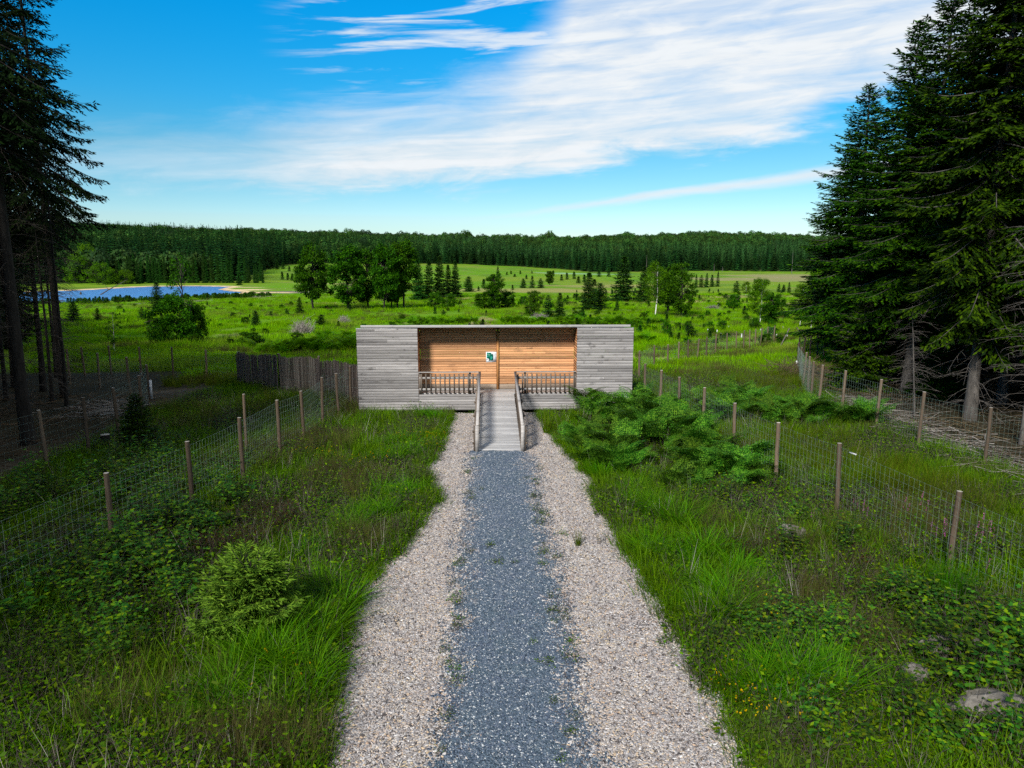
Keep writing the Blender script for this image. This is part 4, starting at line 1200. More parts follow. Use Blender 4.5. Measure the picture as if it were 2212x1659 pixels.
# roof: front edge high, falling to the back
b = MB()
y0_, y1_, zf, zb_ = -.03, 3.7, 3.665, 3.12
b.add([(-5.74, y0_, zf-.055), (5.60, y0_, zf-.055), (5.60, y1_, zb_), (-5.74, y1_, zb_), (-5.74, y0_, zf), (5.60, y0_, zf), (5.60, y1_, zb_+.055), (-5.74, y1_, zb_+.055)],
      [(0, 3, 2, 1), (4, 5, 6, 7), (0, 1, 5, 4), (1, 2, 6, 5), (2, 3, 7, 6), (3, 0, 4, 7)])
rf = b.build('roof', M['felt'], hide)
for (xa, xb) in ((-5.77, -1.95), (-1.945, 1.9), (1.905, 5.63)):
    plank(rf, 'edge_board', xa, xb, -.048, 3.632, .105, .03, M['fascia'])
# back of the hide, the side that faces the pond
b = MB()
for (za, zb2) in ((.05, 1.75), (2.25, 3.1)):
    k_ = int((zb2-za)/.14)
    for i in range(k_):
        b.box((-.09, 3.38, za+(i+.5)*(zb2-za)/k_), (11.66, .03, (zb2-za)/k_-.006))
for i in range(9):
    b.box((-5.8+i*1.43, 3.33, 1.6), (.1, .08, 3.0))
b.build('rear_wall', M['plank_grey'], hide)
b = MB(); b.box((-.09, 2.2, DECK-.08), (11.5, 2.2, .06)); b.build('inner_floor', M['inside'], hide)

# deck railings
pk_key = {}


def picket(parent, x, y, z0, z1, wdt=.062, name='picket', mat='picket', T=.024):
    key = (round(z1-z0, 2), wdt, mat, T)
    if key not in pk_key:
        bb = MB(); h_ = z1-z0
        bb.box((0, 0, 0), (wdt, T, h_)); pk_key[key] = bb.mesh(name, M[mat])
    o = link(name, pk_key[key], parent, (x, y, (z0+z1)/2))
    o.rotation_euler = (random.uniform(-.01, .01), random.uniform(-.012, .012), random.uniform(-.05, .05))
    return o


for side in (-1, 1):
    rl = group_part('railing', hide); tag(rl, '%s dark picket railing of the deck' % ('left' if side < 0 else 'right'))
    xa, xb = (-3.36, -.80) if side < 0 else (.76, 3.33)
    plank(rl, 'hand_rail', xa-.02, xb, -.03, 1.675, .036, .115, M['rail'])
    plank(rl, 'cross_rail', xa, xb, .0, 1.42, .085, .03, M['rail'])
    plank(rl, 'cross_rail', xa, xb, .0, .93, .085, .03, M['rail'])
    n_ = 13
    for i in range(n_):
        xx = xa+.09+(xb-xa-.16)*i/(n_-1)
        picket(rl, xx, -.031, .74, 1.60)
    for xp in ((xa+.02, xb-.40) if side < 0 else (xb-.02, xa+.40)):
        picket(rl, xp, .035, .70, 1.655, .085, 'post', 'picket', .07)

# information board on the wall
sign = thing('information_board', 'square white information board with dark green print beside the orange post', 'sign', (-.285, WY-.022, 2.18))
b = MB(); b.box((0, .006, 0), (.455, .012, .455)); b.build('panel', M['paper'], sign)
b = MB(); b.box((-.055, -.002, .022), (.285, .004, .355)); gp = b.build('green_field', M['green_print'], sign)


def disc(bb, c, r, y, k=20, sx=1.0, sz=1.0):
    a = np.arange(k)*2*math.pi/k
    v = np.c_[c[0]+r*sx*np.cos(a), np.full(k, y), c[1]+r*sz*np.sin(a)]
    bb.add(np.vstack([v, [[c[0], y, c[1]]]]), [((j+1) % k, j, k, k) for j in range(k)])


b = MB(); disc(b, (.055, .185), .055, -.0065); disc(b, (-.165, -.115), .062, -.0065, sx=1.05, sz=.85); b.build('white_disc', M['paper'], sign)
b = MB(); disc(b, (.055, .178), .016, -.0085); disc(b, (-.195, -.118), .045, -.0085, sx=1.0, sz=.35); disc(b, (-.155, -.112), .022, -.009, sx=1.2, sz=.5); b.build('dark_mark', M['dark_print'], sign)
b = MB()
for i in range(2):
    b.box((-.115, -.005, .165-i*.03), (.125-.02*i, .003, .016))
for i in range(4):
    b.box((-.09+.01*i, -.005, .085-i*.022), (.17-.02*i, .003, .010))
b.box((-.135, -.005, .012), (.085, .003, .07)); b.box((.02, -.005, .012), (.10, .003, .035)); b.box((.015, -.005, -.06), (.10, .003, .09)); b.box((.0, -.005, -.125), (.13, .003, .022))
b.build('teal_field', M['teal_print'], sign)
b = MB(); b.box((-.115, -.0055, .118), (.12, .003, .012)); b.build('subtitle', M['pale_print'], sign)
b = MB()
for i in range(14):
    b.box((.155, -.002, .185-i*.022), (.085-.015*(i % 3), .003, .009))
for i in range(8):
    b.box((-.19+i*.045, -.002, -.196), (.022, .003, .010))
b.build('small_print', M['grey_print'], sign)

# ------------------------------------------------------------------ ramp
RY0, RY1 = 24.0, 30.93
ramp = thing('access_ramp', 'bleached timber ramp with side railings climbing to the hide', 'ramp', (0, 0, 0))
RX0, RX1 = -.74, .69
sl = math.atan2(DECK-.04, RY1-RY0)
RL = math.hypot(DECK-.04, RY1-RY0)
nb = 48
for i in range(nb):
    t = (i+.5)/nb
    key = 'rampboard'
    if key not in _pl:
        _pl[key] = plank_mesh('ramp_board', RX1-RX0-.01, .034, RL/nb-.011, M['ramp'])
    o = link('ramp_board', _pl[key], ramp, ((RX0+RX1)/2+random.uniform(-.006, .006), RY0+(RY1-RY0)*t, .04+(DECK-.055)*t))
    o.rotation_euler = (sl, random.uniform(-.004, .004), random.uniform(-.003, .003))


def rz_(y):
    return .03+(DECK-.04)*(y-RY0)/(RY1-RY0)


for side in (-1, 1):
    xs_ = RX0-.02 if side < 0 else RX1+.02
    b = MB()
    b.add([(xs_-.022, RY0, .0), (xs_+.022, RY0, .0), (xs_+.022, RY1, DECK-.22), (xs_-.022, RY1, DECK-.22), (xs_-.022, RY0, .05), (xs_+.022, RY0, .05), (xs_+.022, RY1, DECK-.03), (xs_-.022, RY1, DECK-.03)],
          [(0, 3, 2, 1), (4, 5, 6, 7), (0, 1, 5, 4), (1, 2, 6, 5), (2, 3, 7, 6), (3, 0, 4, 7)])
    b.build('stringer', M['picket'], ramp)
    rl = group_part('railing', ramp); tag(rl, '%s railing of the ramp' % ('left' if side < 0 else 'right'))
    xo = xs_+side*.05

    def sloped(nm, dzc, wid, hgt, xx, mat, y0=RY0-.06, y1=RY1):
        bb = MB()
        z0_, z1_ = rz_(y0)+dzc, rz_(y1)+dzc
        v = []
        for (yy_, zz_) in ((y0, z0_), (y1, z1_)):
            v += [(xx-wid/2, yy_, zz_-hgt/2), (xx+wid/2, yy_, zz_-hgt/2), (xx+wid/2, yy_, zz_+hgt/2), (xx-wid/2, yy_, zz_+hgt/2)]
        bb.add(v, [(0, 1, 2, 3), (7, 6, 5, 4), (0, 4, 5, 1), (1, 5, 6, 2), (2, 6, 7, 3), (3, 7, 4, 0)])
        return bb.build(nm, mat, rl)
    sloped('hand_rail', .955, .10, .032, xo-side*.03, M['rail'])
    sloped('cross_rail', .72, .03, .09, xo, M['rail'])
    sloped('cross_rail', .24, .03, .09, xo, M['rail'])
    for i in range(34):
        yy_ = RY0+.1+i*.2
        o = picket(rl, xo-side*.031, yy_, rz_(yy_)+.07, rz_(yy_)+.91, .062)
        o.rotation_euler.z = math.pi/2
    for i in range(5):
        yy_ = RY0+.02+i*1.68
        o = picket(rl, xo+side*.06, yy_, -.1, .90+.7*(yy_-RY0)/7, .085, 'post', 'picket', .085)
        bb = MB(); bb.box((xo+side*.11, yy_, rz_(yy_)+.3), (.06, .1, .06)); bb.box((xo+side*.11, yy_, rz_(yy_)+.7), (.06, .1, .05))
        bb.build('bracket', M['post'], rl)
    bb = MB(); bb.box((xo-side*.02, RY0-.07, .47), (.12, .03, .98)); bb.build('end_board', M['rail'], rl)

# ------------------------------------------------------------------ fences
def post_mesh(name, h, r, seed):
    r_ = np.random.default_rng(seed); b = MB(); k = 10
    zs_ = np.linspace(-.3, h, 6)
    pts = np.c_[np.cumsum(r_.normal(0, .006, 6)), np.cumsum(r_.normal(0, .006, 6)), zs_]
    b.tube(pts, r*np.array([1.08, 1.05, 1.0, .98, .97, .95]), k, 0, cap=1)
    return b.mesh(name, [M['post'], M['post_top']], False)


POSTS = [post_mesh('post', 1.9, .058, s) for s in range(4)]


def add_post(parent, x, y, h=1.9, lean=.03, s=1.0):
    o = link('post', random.choice(POSTS), parent, (x, y, float(gz(x, y))))
    o.rotation_euler = (random.uniform(-lean, lean), random.uniform(-lean, lean), random.uniform(0, 6.28))
    o.scale = (s, s, h/1.9)
    return o


def wire_bay(parent, p, q, h, r=.0021, cell=.15, rows=9):
    b = MB(); p = np.array(p); q = np.array(q)
    L = np.linalg.norm(q-p); d = (q-p)/L; nrm = np.array([-d[1], d[0]])*.062
    n_ = max(3, int(L/cell))
    hs_ = np.linspace(.04, 1, rows)**.92*h
    us = np.linspace(0, 1, 5)
    for hh in hs_:
        sag = -.02*np.sin(us*math.pi)*random.uniform(.3, 1.2)
        P = p+np.outer(us, q-p)+nrm
        b.tube(np.c_[P, gz(P[:, 0], P[:, 1])+hh+sag], r, 3)
    for i in range(n_+1):
        u = i/n_
        P = p+(q-p)*u+nrm; z = float(gz(P[0], P[1])); w_ = random.uniform(-.012, .012)
        b.tube([(P[0]-w_*d[0], P[1]-w_*d[1], z+.04*h), (P[0]+w_*d[0], P[1]+w_*d[1], z+.5*h), (P[0], P[1], z+h)], r*.9, 3)
    o = b.build('wire_mesh', M['wire'], parent)
    o['kind'] = 'stuff'
    return o


def fence(name, label, pts, h=1.9, wires=True, s=1.0, rows=9, cell=.15, r=.0021, skip=()):
    f = thing(name, label, 'fence', (0, 0, 0))
    for i, (x, y) in enumerate(pts):
        add_post(f, x, y, h*random.uniform(.97, 1.03), .035, s)
    if wires:
        for i in range(len(pts)-1):
            wire_bay(f, pts[i], pts[i+1], h-.12, r, cell, rows)
    return f


left_near = fence('wire_fence', 'wire mesh fence on round posts, nearest on the left of the path', [(-10.3, 8.6), (-9.35, 12.0)]+F_LEFT_NEAR)
add_post(left_near, -8.55, 24.2, 2.05, .02, .8)
right_near = fence('wire_fence', 'wire mesh fence on round posts, nearest on the right of the path', [(10.2, 7.0), (9.55, 10.4)]+F_RIGHT_NEAR)
p0, p1 = np.array(F_RIGHT_NEAR[0]), np.array(F_RIGHT_NEAR[1])
u_ = p1+(p0-p1)*.13
b = MB(); b.box((u_[0]-.03, u_[1], 1.80), (.22, .012, .035), rz=-1.2); b.build('white_strip', M['white'], right_near)
left_far = fence('wire_fence', 'dark wire fence bending along the left spruce trunks', [(-15.2, 18.6)]+F_LEFT_FAR, rows=8)
xw, yw = F_LEFT_FAR[4]
b = MB(); b.box((xw+.10, yw-.07, .78), (.10, .03, .85)); b.build('white_board', M['white'], left_far)
left_back = fence('wire_fence', 'row of fence posts crossing behind toward the brushwood screen', F_LEFT_BACK, 1.8, rows=7, r=.0016)
right_mid = fence('wire_fence', 'long row of fence posts curving through the meadow right of the hide', F_RIGHT_MID, 1.65, rows=7, r=.0016)
right_far = fence('wire_fence', 'wire fence with brown posts along the edge of the right spruce forest', [(16.0, 18.2)]+F_RIGHT_FAR, rows=9)
xw, yw = F_RIGHT_FAR[9]
b = MB(); b.box((xw-.1, yw-.1, gz(xw, yw)+.45), (.14, .03, .7)); b.build('white_board', M['white'], right_far)

# brushwood screen between the back fence and the hide
scr = thing('brushwood_screen', 'grey brushwood screen fence leading to the left end of the hide', 'screen', (0, 0, 0))
for i in range(3):
    (x0, y0, z0), (x1, y1, z1) = SCREEN[i], SCREEN[i+1]
    L = math.hypot(x1-x0, y1-y0); n_ = int(L*150)
    u = np.sort(rng.uniform(0, 1, n_)); wav = .10*np.sin(u*L*4.1+i*2)+.05*np.sin(u*L*9.7+i)
    top = z0+(z1-z0)*u+.05*np.sin(u*L*2.6+i*1.7)+rng.normal(0, .035, n_)
    nx_, ny_ = -(y1-y0)/L, (x1-x0)/L
    bx = x0+(x1-x0)*u+nx_*(wav+rng.normal(0, .012, n_)); by = y0+(y1-y0)*u+ny_*(wav+rng.normal(0, .012, n_))
    b = MB()
    lx = rng.normal(0, .03, n_)
    w_ = rng.uniform(.006, .015, n_)
    dxn, dyn = (x1-x0)/L, (y1-y0)/L
    gzb = gz(bx, by)-.05
    for sgn in (-1, 1):
        a_ = np.c_[bx-dxn*w_, by-dyn*w_, gzb]; c_ = np.c_[bx+nx_*.012*sgn, by+ny_*.012*sgn, gzb]
        d_ = np.c_[bx+dxn*w_, by+dyn*w_, gzb]
        ta = np.c_[bx-dxn*w_+dxn*lx, by-dyn*w_+dyn*lx, top]; tcn = np.c_[bx+nx_*.012*sgn+dxn*lx, by+ny_*.012*sgn+dyn*lx, top+.01]; td = np.c_[bx+dxn*w_+dxn*lx, by+dyn*w_+dyn*lx, top]
        b.quads(a_, c_, tcn, ta); b.quads(c_, d_, td, tcn)
    o = b.build('brushwood_panel', M['brush'], scr); o['kind'] = 'stuff'
    b = MB()
    for hh in (.35, .75, 1.15, 1.5):
        us = np.linspace(0, 1, 24); wv = .10*np.sin(us*L*4.1+i*2)+.05*np.sin(us*L*9.7+i)-.02
        P = np.c_[x0+(x1-x0)*us+nx_*wv, y0+(y1-y0)*us+ny_*wv]
        b.tube(np.c_[P, gz(P[:, 0], P[:, 1])+hh], .006, 3)
    b.build('binding_wire', M['wire'], scr)
    add_post(scr, x0+.05, y0+.25, z0+.12-gz(x0, y0), .02, .9)

# ------------------------------------------------------------------ trees
def make_spruce(seed, h, cb, R, step=.42, nb=(5, 7), sh=(.16, .055), sec=.17, droop=.28, dens=1.0, dead=None, r0=.2, top_pow=.8, needles='spruce', bark='bark_dark', low_fade=0.0, k=8, cross=False, irr=.5):
    """trunk, crown and dead lower branches of one spruce as meshes"""
    r_ = np.random.default_rng(seed)
    tr, cr, dd = MB(), MB(), MB()
    zz = np.linspace(-.3, h, 12)
    sway = np.cumsum(r_.normal(0, .02, (12, 2)), 0)*(h/20)
    rad = r0*(1-np.clip(zz/h, 0, 1))**.85+.012
    rad[0] *= 1.35; rad[1] *= 1.05
    tr.tube(np.c_[sway, zz], rad, k)

    def trunk_at(z):
        return np.array([np.interp(z, zz, sway[:, 0]), np.interp(z, zz, sway[:, 1])])
    z = cb
    P, D, S, LL, WW = [], [], [], [], []
    while z < h-.12:
        t = (z-cb)/(h-cb)
        n_ = r_.integers(nb[0], nb[1]+1)
        a0 = r_.uniform(0, 6.283)
        for j in range(n_):
            az_ = a0+j*6.283/n_+r_.normal(0, .25)
            L = R*((1-t)**top_pow)*r_.uniform(irr, 1.18)+.10
            if low_fade and t < low_fade:
                L *= .55+.45*t/low_fade
            el_ = math.radians(np.interp(t, [0, .4, .8, 1], [-22, -6, 18, 55])+r_.normal(0, 7))
            c_ = trunk_at(z)
            ns = max(4, int(L/.25)+2)
            s = np.linspace(0, 1, ns)
            hz = L*s*math.cos(el_)
            vz = L*(math.sin(el_)*s-droop*s**1.6*(1-t*.7)+.20*s**4)
            dirh = np.array([math.cos(az_), math.sin(az_)])
            pts = np.c_[c_[0]+dirh[0]*hz, c_[1]+dirh[1]*hz, z+vz]
            tr.tube(pts, np.linspace(.010+.011*L, .004, ns), 3)
            tang = norm(np.gradient(pts, axis=0))
            side = np.array([-dirh[1], dirh[0], 0])
            n2 = max(3, int(L/sec*dens))
            for sg in (-1, 1):
                q = np.linspace(.10 if t > .5 else .2, 1.0, n2)+r_.uniform(-.03, .03, n2)
                q = np.clip(q, .05, 1)
                bp = np.c_[np.interp(q, s, pts[:, 0]), np.interp(q, s, pts[:, 1]), np.interp(q, s, pts[:, 2])]
                bt = np.c_[np.interp(q, s, tang[:, 0]), np.interp(q, s, tang[:, 1]), np.interp(q, s, tang[:, 2])]
                l2 = (.40*L*(1-q)*np.minimum(1, q*3.2)+.10+.05*L)*r_.uniform(.7, 1.2, n2)
                ang = np.radians(np.interp(q, [0, 1], [65, 28]))+r_.normal(0, .12, n2)
                d2 = norm(bt*np.cos(ang)[:, None]+side*sg*np.sin(ang)[:, None]+np.array([0, 0, -1])*r_.uniform(.05, .42, n2)[:, None])
                m_ = np.maximum(1, (l2/sh[0]*1.5*dens).astype(int))
                rep = np.repeat(np.arange(n2), m_)
                if len(rep) == 0:
                    continue
                fr = (np.concatenate([np.arange(v)+.5 for v in m_])/m_[rep])
                sp = bp[rep]+d2[rep]*(l2[rep]*fr)[:, None]+np.c_[0*fr, 0*fr, -.10*l2[rep]*fr**2]
                up = np.array([0, 0, 1.0])
                s2 = norm(np.cross(d2[rep], up))
                alt = np.where(r_.random(len(rep)) < .5, -1, 1)
                dv = norm(d2[rep]+s2*(alt*r_.uniform(.2, .75, len(rep)))[:, None]+np.c_[0*fr, 0*fr, r_.normal(-.12, .22, len(rep))])
                P.append(sp-dv*.02); D.append(dv)
                roll = r_.normal(0, .6, len(rep))[:, None]
                s3 = norm(np.cross(dv, up)); n3 = np.cross(s3, dv)
                S.append(norm(s3*np.cos(roll)+n3*np.sin(roll)))
                LL.append(sh[0]*r_.uniform(.7, 1.5, len(rep))); WW.append(sh[1]*r_.uniform(.7, 1.35, len(rep)))
        z += step*r_.uniform(.7, 1.3)*(1-.35*t)
    # leader
    c_ = trunk_at(h)
    m_ = 14
    a = r_.uniform(0, 6.283, m_)
    P.append(np.c_[np.full(m_, c_[0]), np.full(m_, c_[1]), h-r_.uniform(0, .5, m_)]); dv = norm(np.c_[np.cos(a)*.6, np.sin(a)*.6, np.full(m_, .8)])
    D.append(dv); S.append(norm(np.cross(dv, [0, 0, 1.0]))); LL.append(np.full(m_, sh[0]*1.2)); WW.append(np.full(m_, sh[1]))
    cr.leaves(np.vstack(P), np.vstack(D), np.vstack(S), np.concatenate(LL), np.concatenate(WW), .2)
    if cross:
        D_, S_ = np.vstack(D), np.vstack(S)
        cr.leaves(np.vstack(P), D_, np.cross(D_, S_), np.concatenate(LL), np.concatenate(WW), .2)
    if dead:
        z0, z1, n_, Ld = dead
        for i in range(n_):
            zz_ = r_.uniform(z0, z1); az_ = r_.uniform(0, 6.283); L = Ld*r_.uniform(.35, 1.15)
            s = np.linspace(0, 1, 6); c_ = trunk_at(zz_)
            pts = np.c_[c_[0]+math.cos(az_)*L*s, c_[1]+math.sin(az_)*L*s, zz_+L*(r_.uniform(-.05, .3)*s-r_.uniform(.25, .7)*s**2)]
            pts[1:] += r_.normal(0, .02, (5, 3))
            dd.tube(pts, np.linspace(.013, .003, 6), 3)
            for q in r_.uniform(.25, .95, r_.integers(3, 8)):
                b0 = np.array([np.interp(q, s, pts[:, i_]) for i_ in range(3)]); a2 = az_+r_.choice((-1, 1))*r_.uniform(.4, 1.0); l_ = L*r_.uniform(.12, .35)
                e_ = b0+np.array([math.cos(a2)*l_, math.sin(a2)*l_, -l_*r_.uniform(.1, .8)])
                dd.tube([b0, (b0+e_)/2+[0, 0, .02], e_], [.006, .004, .002], 3)
    out = dict(trunk=tr.mesh('trunk', M[bark], True), crown=cr.mesh('crown', M[needles]))
    if dead:
        out['dead_branches'] = dd.mesh('dead_branches', M['dead_limb' if bark == 'bark_grey' else 'limb'])
    return out


def make_broadleaf(seed, h, w, crown0, nclump, nleaf, leaf=(.2, .14), stems=1, r0=.12, leafm='alder', bark='bark_dark', shape=1.0, droop=0.0, spread=.42, top=.9, lean=0.0, jit=.05):
    r_ = np.random.default_rng(seed); tr, cr = MB(), MB()
    P, D, S, LL, WW = [], [], [], [], []
    cz, ch = (crown0+h)/2, (h-crown0)/2
    bases = [(r_.normal(0, .12*w*(stems > 1)), r_.normal(0, .12*w*(stems > 1))) for _ in range(stems)]
    tops = []
    for bx_, by_ in bases:
        zt = np.linspace(-.2, h*top, 9)
        sw = np.cumsum(r_.normal(0, .018*h, (9, 2)), 0)*.5
        sw[:, 0] += lean*np.clip(zt, 0, None)
        if stems > 1:
            sw += np.outer(np.linspace(0, 1, 9), np.array([bx_, by_])*2.2)
        pts = np.c_[bx_+sw[:, 0], by_+sw[:, 1], zt]
        tr.tube(pts, r0*np.linspace(1.1, .18, 9)*(1 if stems == 1 else .6), 7)
        tops.append(pts)
    for i in range(nclump):
        a = r_.uniform(0, 6.283); t = r_.uniform(-1, 1)
        rr = math.sqrt(max(0, 1-abs(t)**(2.2*shape)))*r_.uniform(.35, 1.0)**.5
        prof = 1-.25*max(0, t)
        axis_x = lean*(cz+t*ch)
        c_ = np.array([axis_x+math.cos(a)*rr*w/2*prof, math.sin(a)*rr*w/2*prof, cz+t*ch*.95])
        c_ += r_.normal(0, jit*w, 3)*[1, 1, .6]
        pts = tops[i % stems]
        zb = np.clip(c_[2]-r_.uniform(.08, .35)*h*.5, max(crown0*.5, .1), h*.85)
        b0 = np.array([np.interp(zb, pts[:, 2], pts[:, k_]) for k_ in range(3)])
        mid = (b0+c_)/2+[0, 0, .06*h*r_.uniform(0, 1)]
        tr.tube([b0, mid, c_], np.array([.16, .09, .03])*max(r0, .08)*(1.6 if stems > 1 else 2.0), 4, 1)
        n_ = int(nleaf*r_.uniform(.6, 1.4)); sg = spread*w/2*r_.uniform(.55, 1.1)
        off = r_.normal(0, 1, (n_, 3)); off = off/np.linalg.norm(off, axis=1)[:, None]*(r_.random(n_)**.45)[:, None]*sg
        off[:, 2] *= .7
        p = c_+off
        if droop:
            p[:, 2] -= droop*np.abs(r_.normal(0, 1, n_))*sg
        d = norm(off/sg*.8+r_.normal(0, .6, (n_, 3))+[0, 0, -.25-droop])
        s = norm(np.cross(d, norm(r_.normal(0, .5, (n_, 3))+[0, 0, 1])))
        P.append(p); D.append(d); S.append(s); LL.append(leaf[0]*r_.uniform(.6, 1.35, n_)); WW.append(leaf[1]*r_.uniform(.6, 1.3, n_))
    cr.leaves(np.vstack(P), np.vstack(D), np.vstack(S), np.concatenate(LL), np.concatenate(WW), .2)
    return dict(trunk=tr.mesh('trunk', [M[bark], M['limb']], True), crown=cr.mesh('crown', M[leafm]))


def make_deadbush(seed, n_=150):
    """unit-size twig dome"""
    r_ = np.random.default_rng(seed); b = MB()
    for i in range(n_):
        a = r_.uniform(0, 6.283); e = r_.uniform(.15, 1.45); L = r_.uniform(.6, 1.05)
        d = np.array([math.cos(a)*math.cos(e)*.5, math.sin(a)*math.cos(e)*.5, math.sin(e)])
        p0 = np.array([r_.normal(0, .09), r_.normal(0, .09), 0]); p1 = p0+d*L*.6+r_.normal(0, .03, 3); p2 = p0+d*L+r_.normal(0, .06, 3)
        b.tube([p0, p1, p2], [.012, .008, .003], 3)
        for q in range(4):
            f = r_.uniform(.4, 1); s0 = p0+(p2-p0)*f; b.tube([s0, s0+r_.normal(0, .10, 3)+d*.08], [.005, .002], 3)
    return dict(twigs=b.mesh('twigs', M['deadtwig']))


def plant(name, parts, label, cat, x, y, scl=(1, 1, 1), rz=0.0, group=None, z=None):
    t = thing(name, label, cat, (x, y, float(gz(x, y)) if z is None else z), rz, group)
    t.scale = scl
    t.rotation_euler = (random.uniform(-.03, .03), random.uniform(-.03, .03), rz)
    for nm, me in parts.items():
        link(nm, me, t)
    return t


# --- the dark forest left of the path
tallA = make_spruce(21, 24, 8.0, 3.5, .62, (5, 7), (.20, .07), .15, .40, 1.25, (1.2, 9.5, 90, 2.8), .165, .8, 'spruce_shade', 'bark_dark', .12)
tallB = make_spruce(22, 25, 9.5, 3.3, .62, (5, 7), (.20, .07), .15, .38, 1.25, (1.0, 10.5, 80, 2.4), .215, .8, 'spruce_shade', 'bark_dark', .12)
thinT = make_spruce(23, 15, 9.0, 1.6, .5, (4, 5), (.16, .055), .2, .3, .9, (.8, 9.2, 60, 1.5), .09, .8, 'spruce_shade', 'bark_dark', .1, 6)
for (x, y, pt, s, rz, lb) in [
        (-16.6, 25.7, tallB, (.9, .9, 1), .3, 'thickest spruce trunk at the left edge, bare below a dark crown'),
        (-20.8, 35.4, tallA, (.86, .86, 1), 1.9, 'dark spruce whose drooping branches reach furthest into the left sky'),
        (-23.4, 38.0, tallA, (.8, .8, .92), 4.0, 'slimmer spruce trunk just left of the far reaching one'),
        (-20.5, 33.8, thinT, (.8, .8, .55), .8, 'thin short dead stem in front of the dark far reaching spruce'),
        (-25.7, 39.4, tallB, (.8, .8, .95), 2.6, 'dark spruce trunk behind the thickest left trunk'),
        (-19.6, 28.3, tallB, (.9, .9, 1.02), 5.1, 'spruce trunk cut by the left picture edge'),
        (-18.6, 31.6, thinT, (.7, .7, .8), 2.2, 'thin dark stem between the thickest trunk and the far reaching spruce'),
        (-22.8, 34.2, thinT, (.9, .9, 1.0), 5.2, 'slender dark stem close left of the far reaching spruce'),
        (-26.2, 44.0, thinT, (.9, .9, .9), 1.2, 'slender dark stem farthest back beside the left fence posts'),
        (-27.5, 36.5, tallA, (.9, .9, 1.0), 3.3, 'shadowed spruce deep in the left trees')]:
    plant('spruce_tree', pt, lb, 'spruce', x, y, s, rz, 'tall spruces of the left forest')
pts_l = []
r_ = np.random.default_rng(5)
for gx in np.arange(-86, -15, 4.6):
    for gy in np.arange(-34, 104, 4.6):
        x, y = gx+r_.uniform(-1.6, 1.6), gy+r_.uniform(-1.6, 1.6)
        lim = -17.5 if y < 18 else min(-20, -.70*y if y < 48 else -.635*y)  # unseen trees beside and behind the camera, added to shade the left foreground
        if y > 48 and x < -.635*y-22:
            continue
        if x > lim or min(math.hypot(x-a, y-b) for a, b in [(-16.6, 25.7), (-20.8, 35.4), (-23.4, 38), (-25.7, 39.4), (-19.6, 28.3), (-27.5, 36.5)]) < 2.6:
            continue
        pts_l.append((x, y))
pts_l = np.array(pts_l)


def join_parts(pt, name):
    """one mesh of a whole tree, for the mass behind the first rows"""
    mats = []; v = []; f = []
    b = MB()
    for i, me in enumerate(pt.values()):
        vv = np.empty(len(me.vertices)*3); me.vertices.foreach_get('co', vv)
        vv = vv.reshape(-1, 3)
        fl = [tuple(p.vertices) for p in me.polygons]
        b.add(vv, [p if len(p) == 4 else (p[0], p[1], p[2], p[2]) for p in fl], i)
        mats.append(me.materials[0])
    return b.mesh(name, mats)


massA, massB = join_parts(tallA, 'mass_spruce'), join_parts(tallB, 'mass_spruce')
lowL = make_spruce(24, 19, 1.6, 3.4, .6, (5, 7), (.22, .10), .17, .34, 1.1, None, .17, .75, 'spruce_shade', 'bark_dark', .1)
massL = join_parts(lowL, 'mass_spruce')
scatter('left_forest', [massA, massB, massL], on_ground(pts_l[:, 0], pts_l[:, 1]), np.c_[np.zeros(len(pts_l)), np.zeros(len(pts_l)), r_.uniform(0, 6.28, len(pts_l))], r_.uniform(.82, 1.08, len(pts_l)), 'dense dark spruce forest behind the left trunks, with unseen shade trees added', 'forest', var=np.where(((pts_l[:, 1] > 30) & (r_.random(len(pts_l)) < .7)) | ((pts_l[:, 0] < -21.5) & (r_.random(len(pts_l)) < .7)), 2, r_.integers(0, 2, len(pts_l))))  # low-branched spruces at far left added to block sun below the crowns

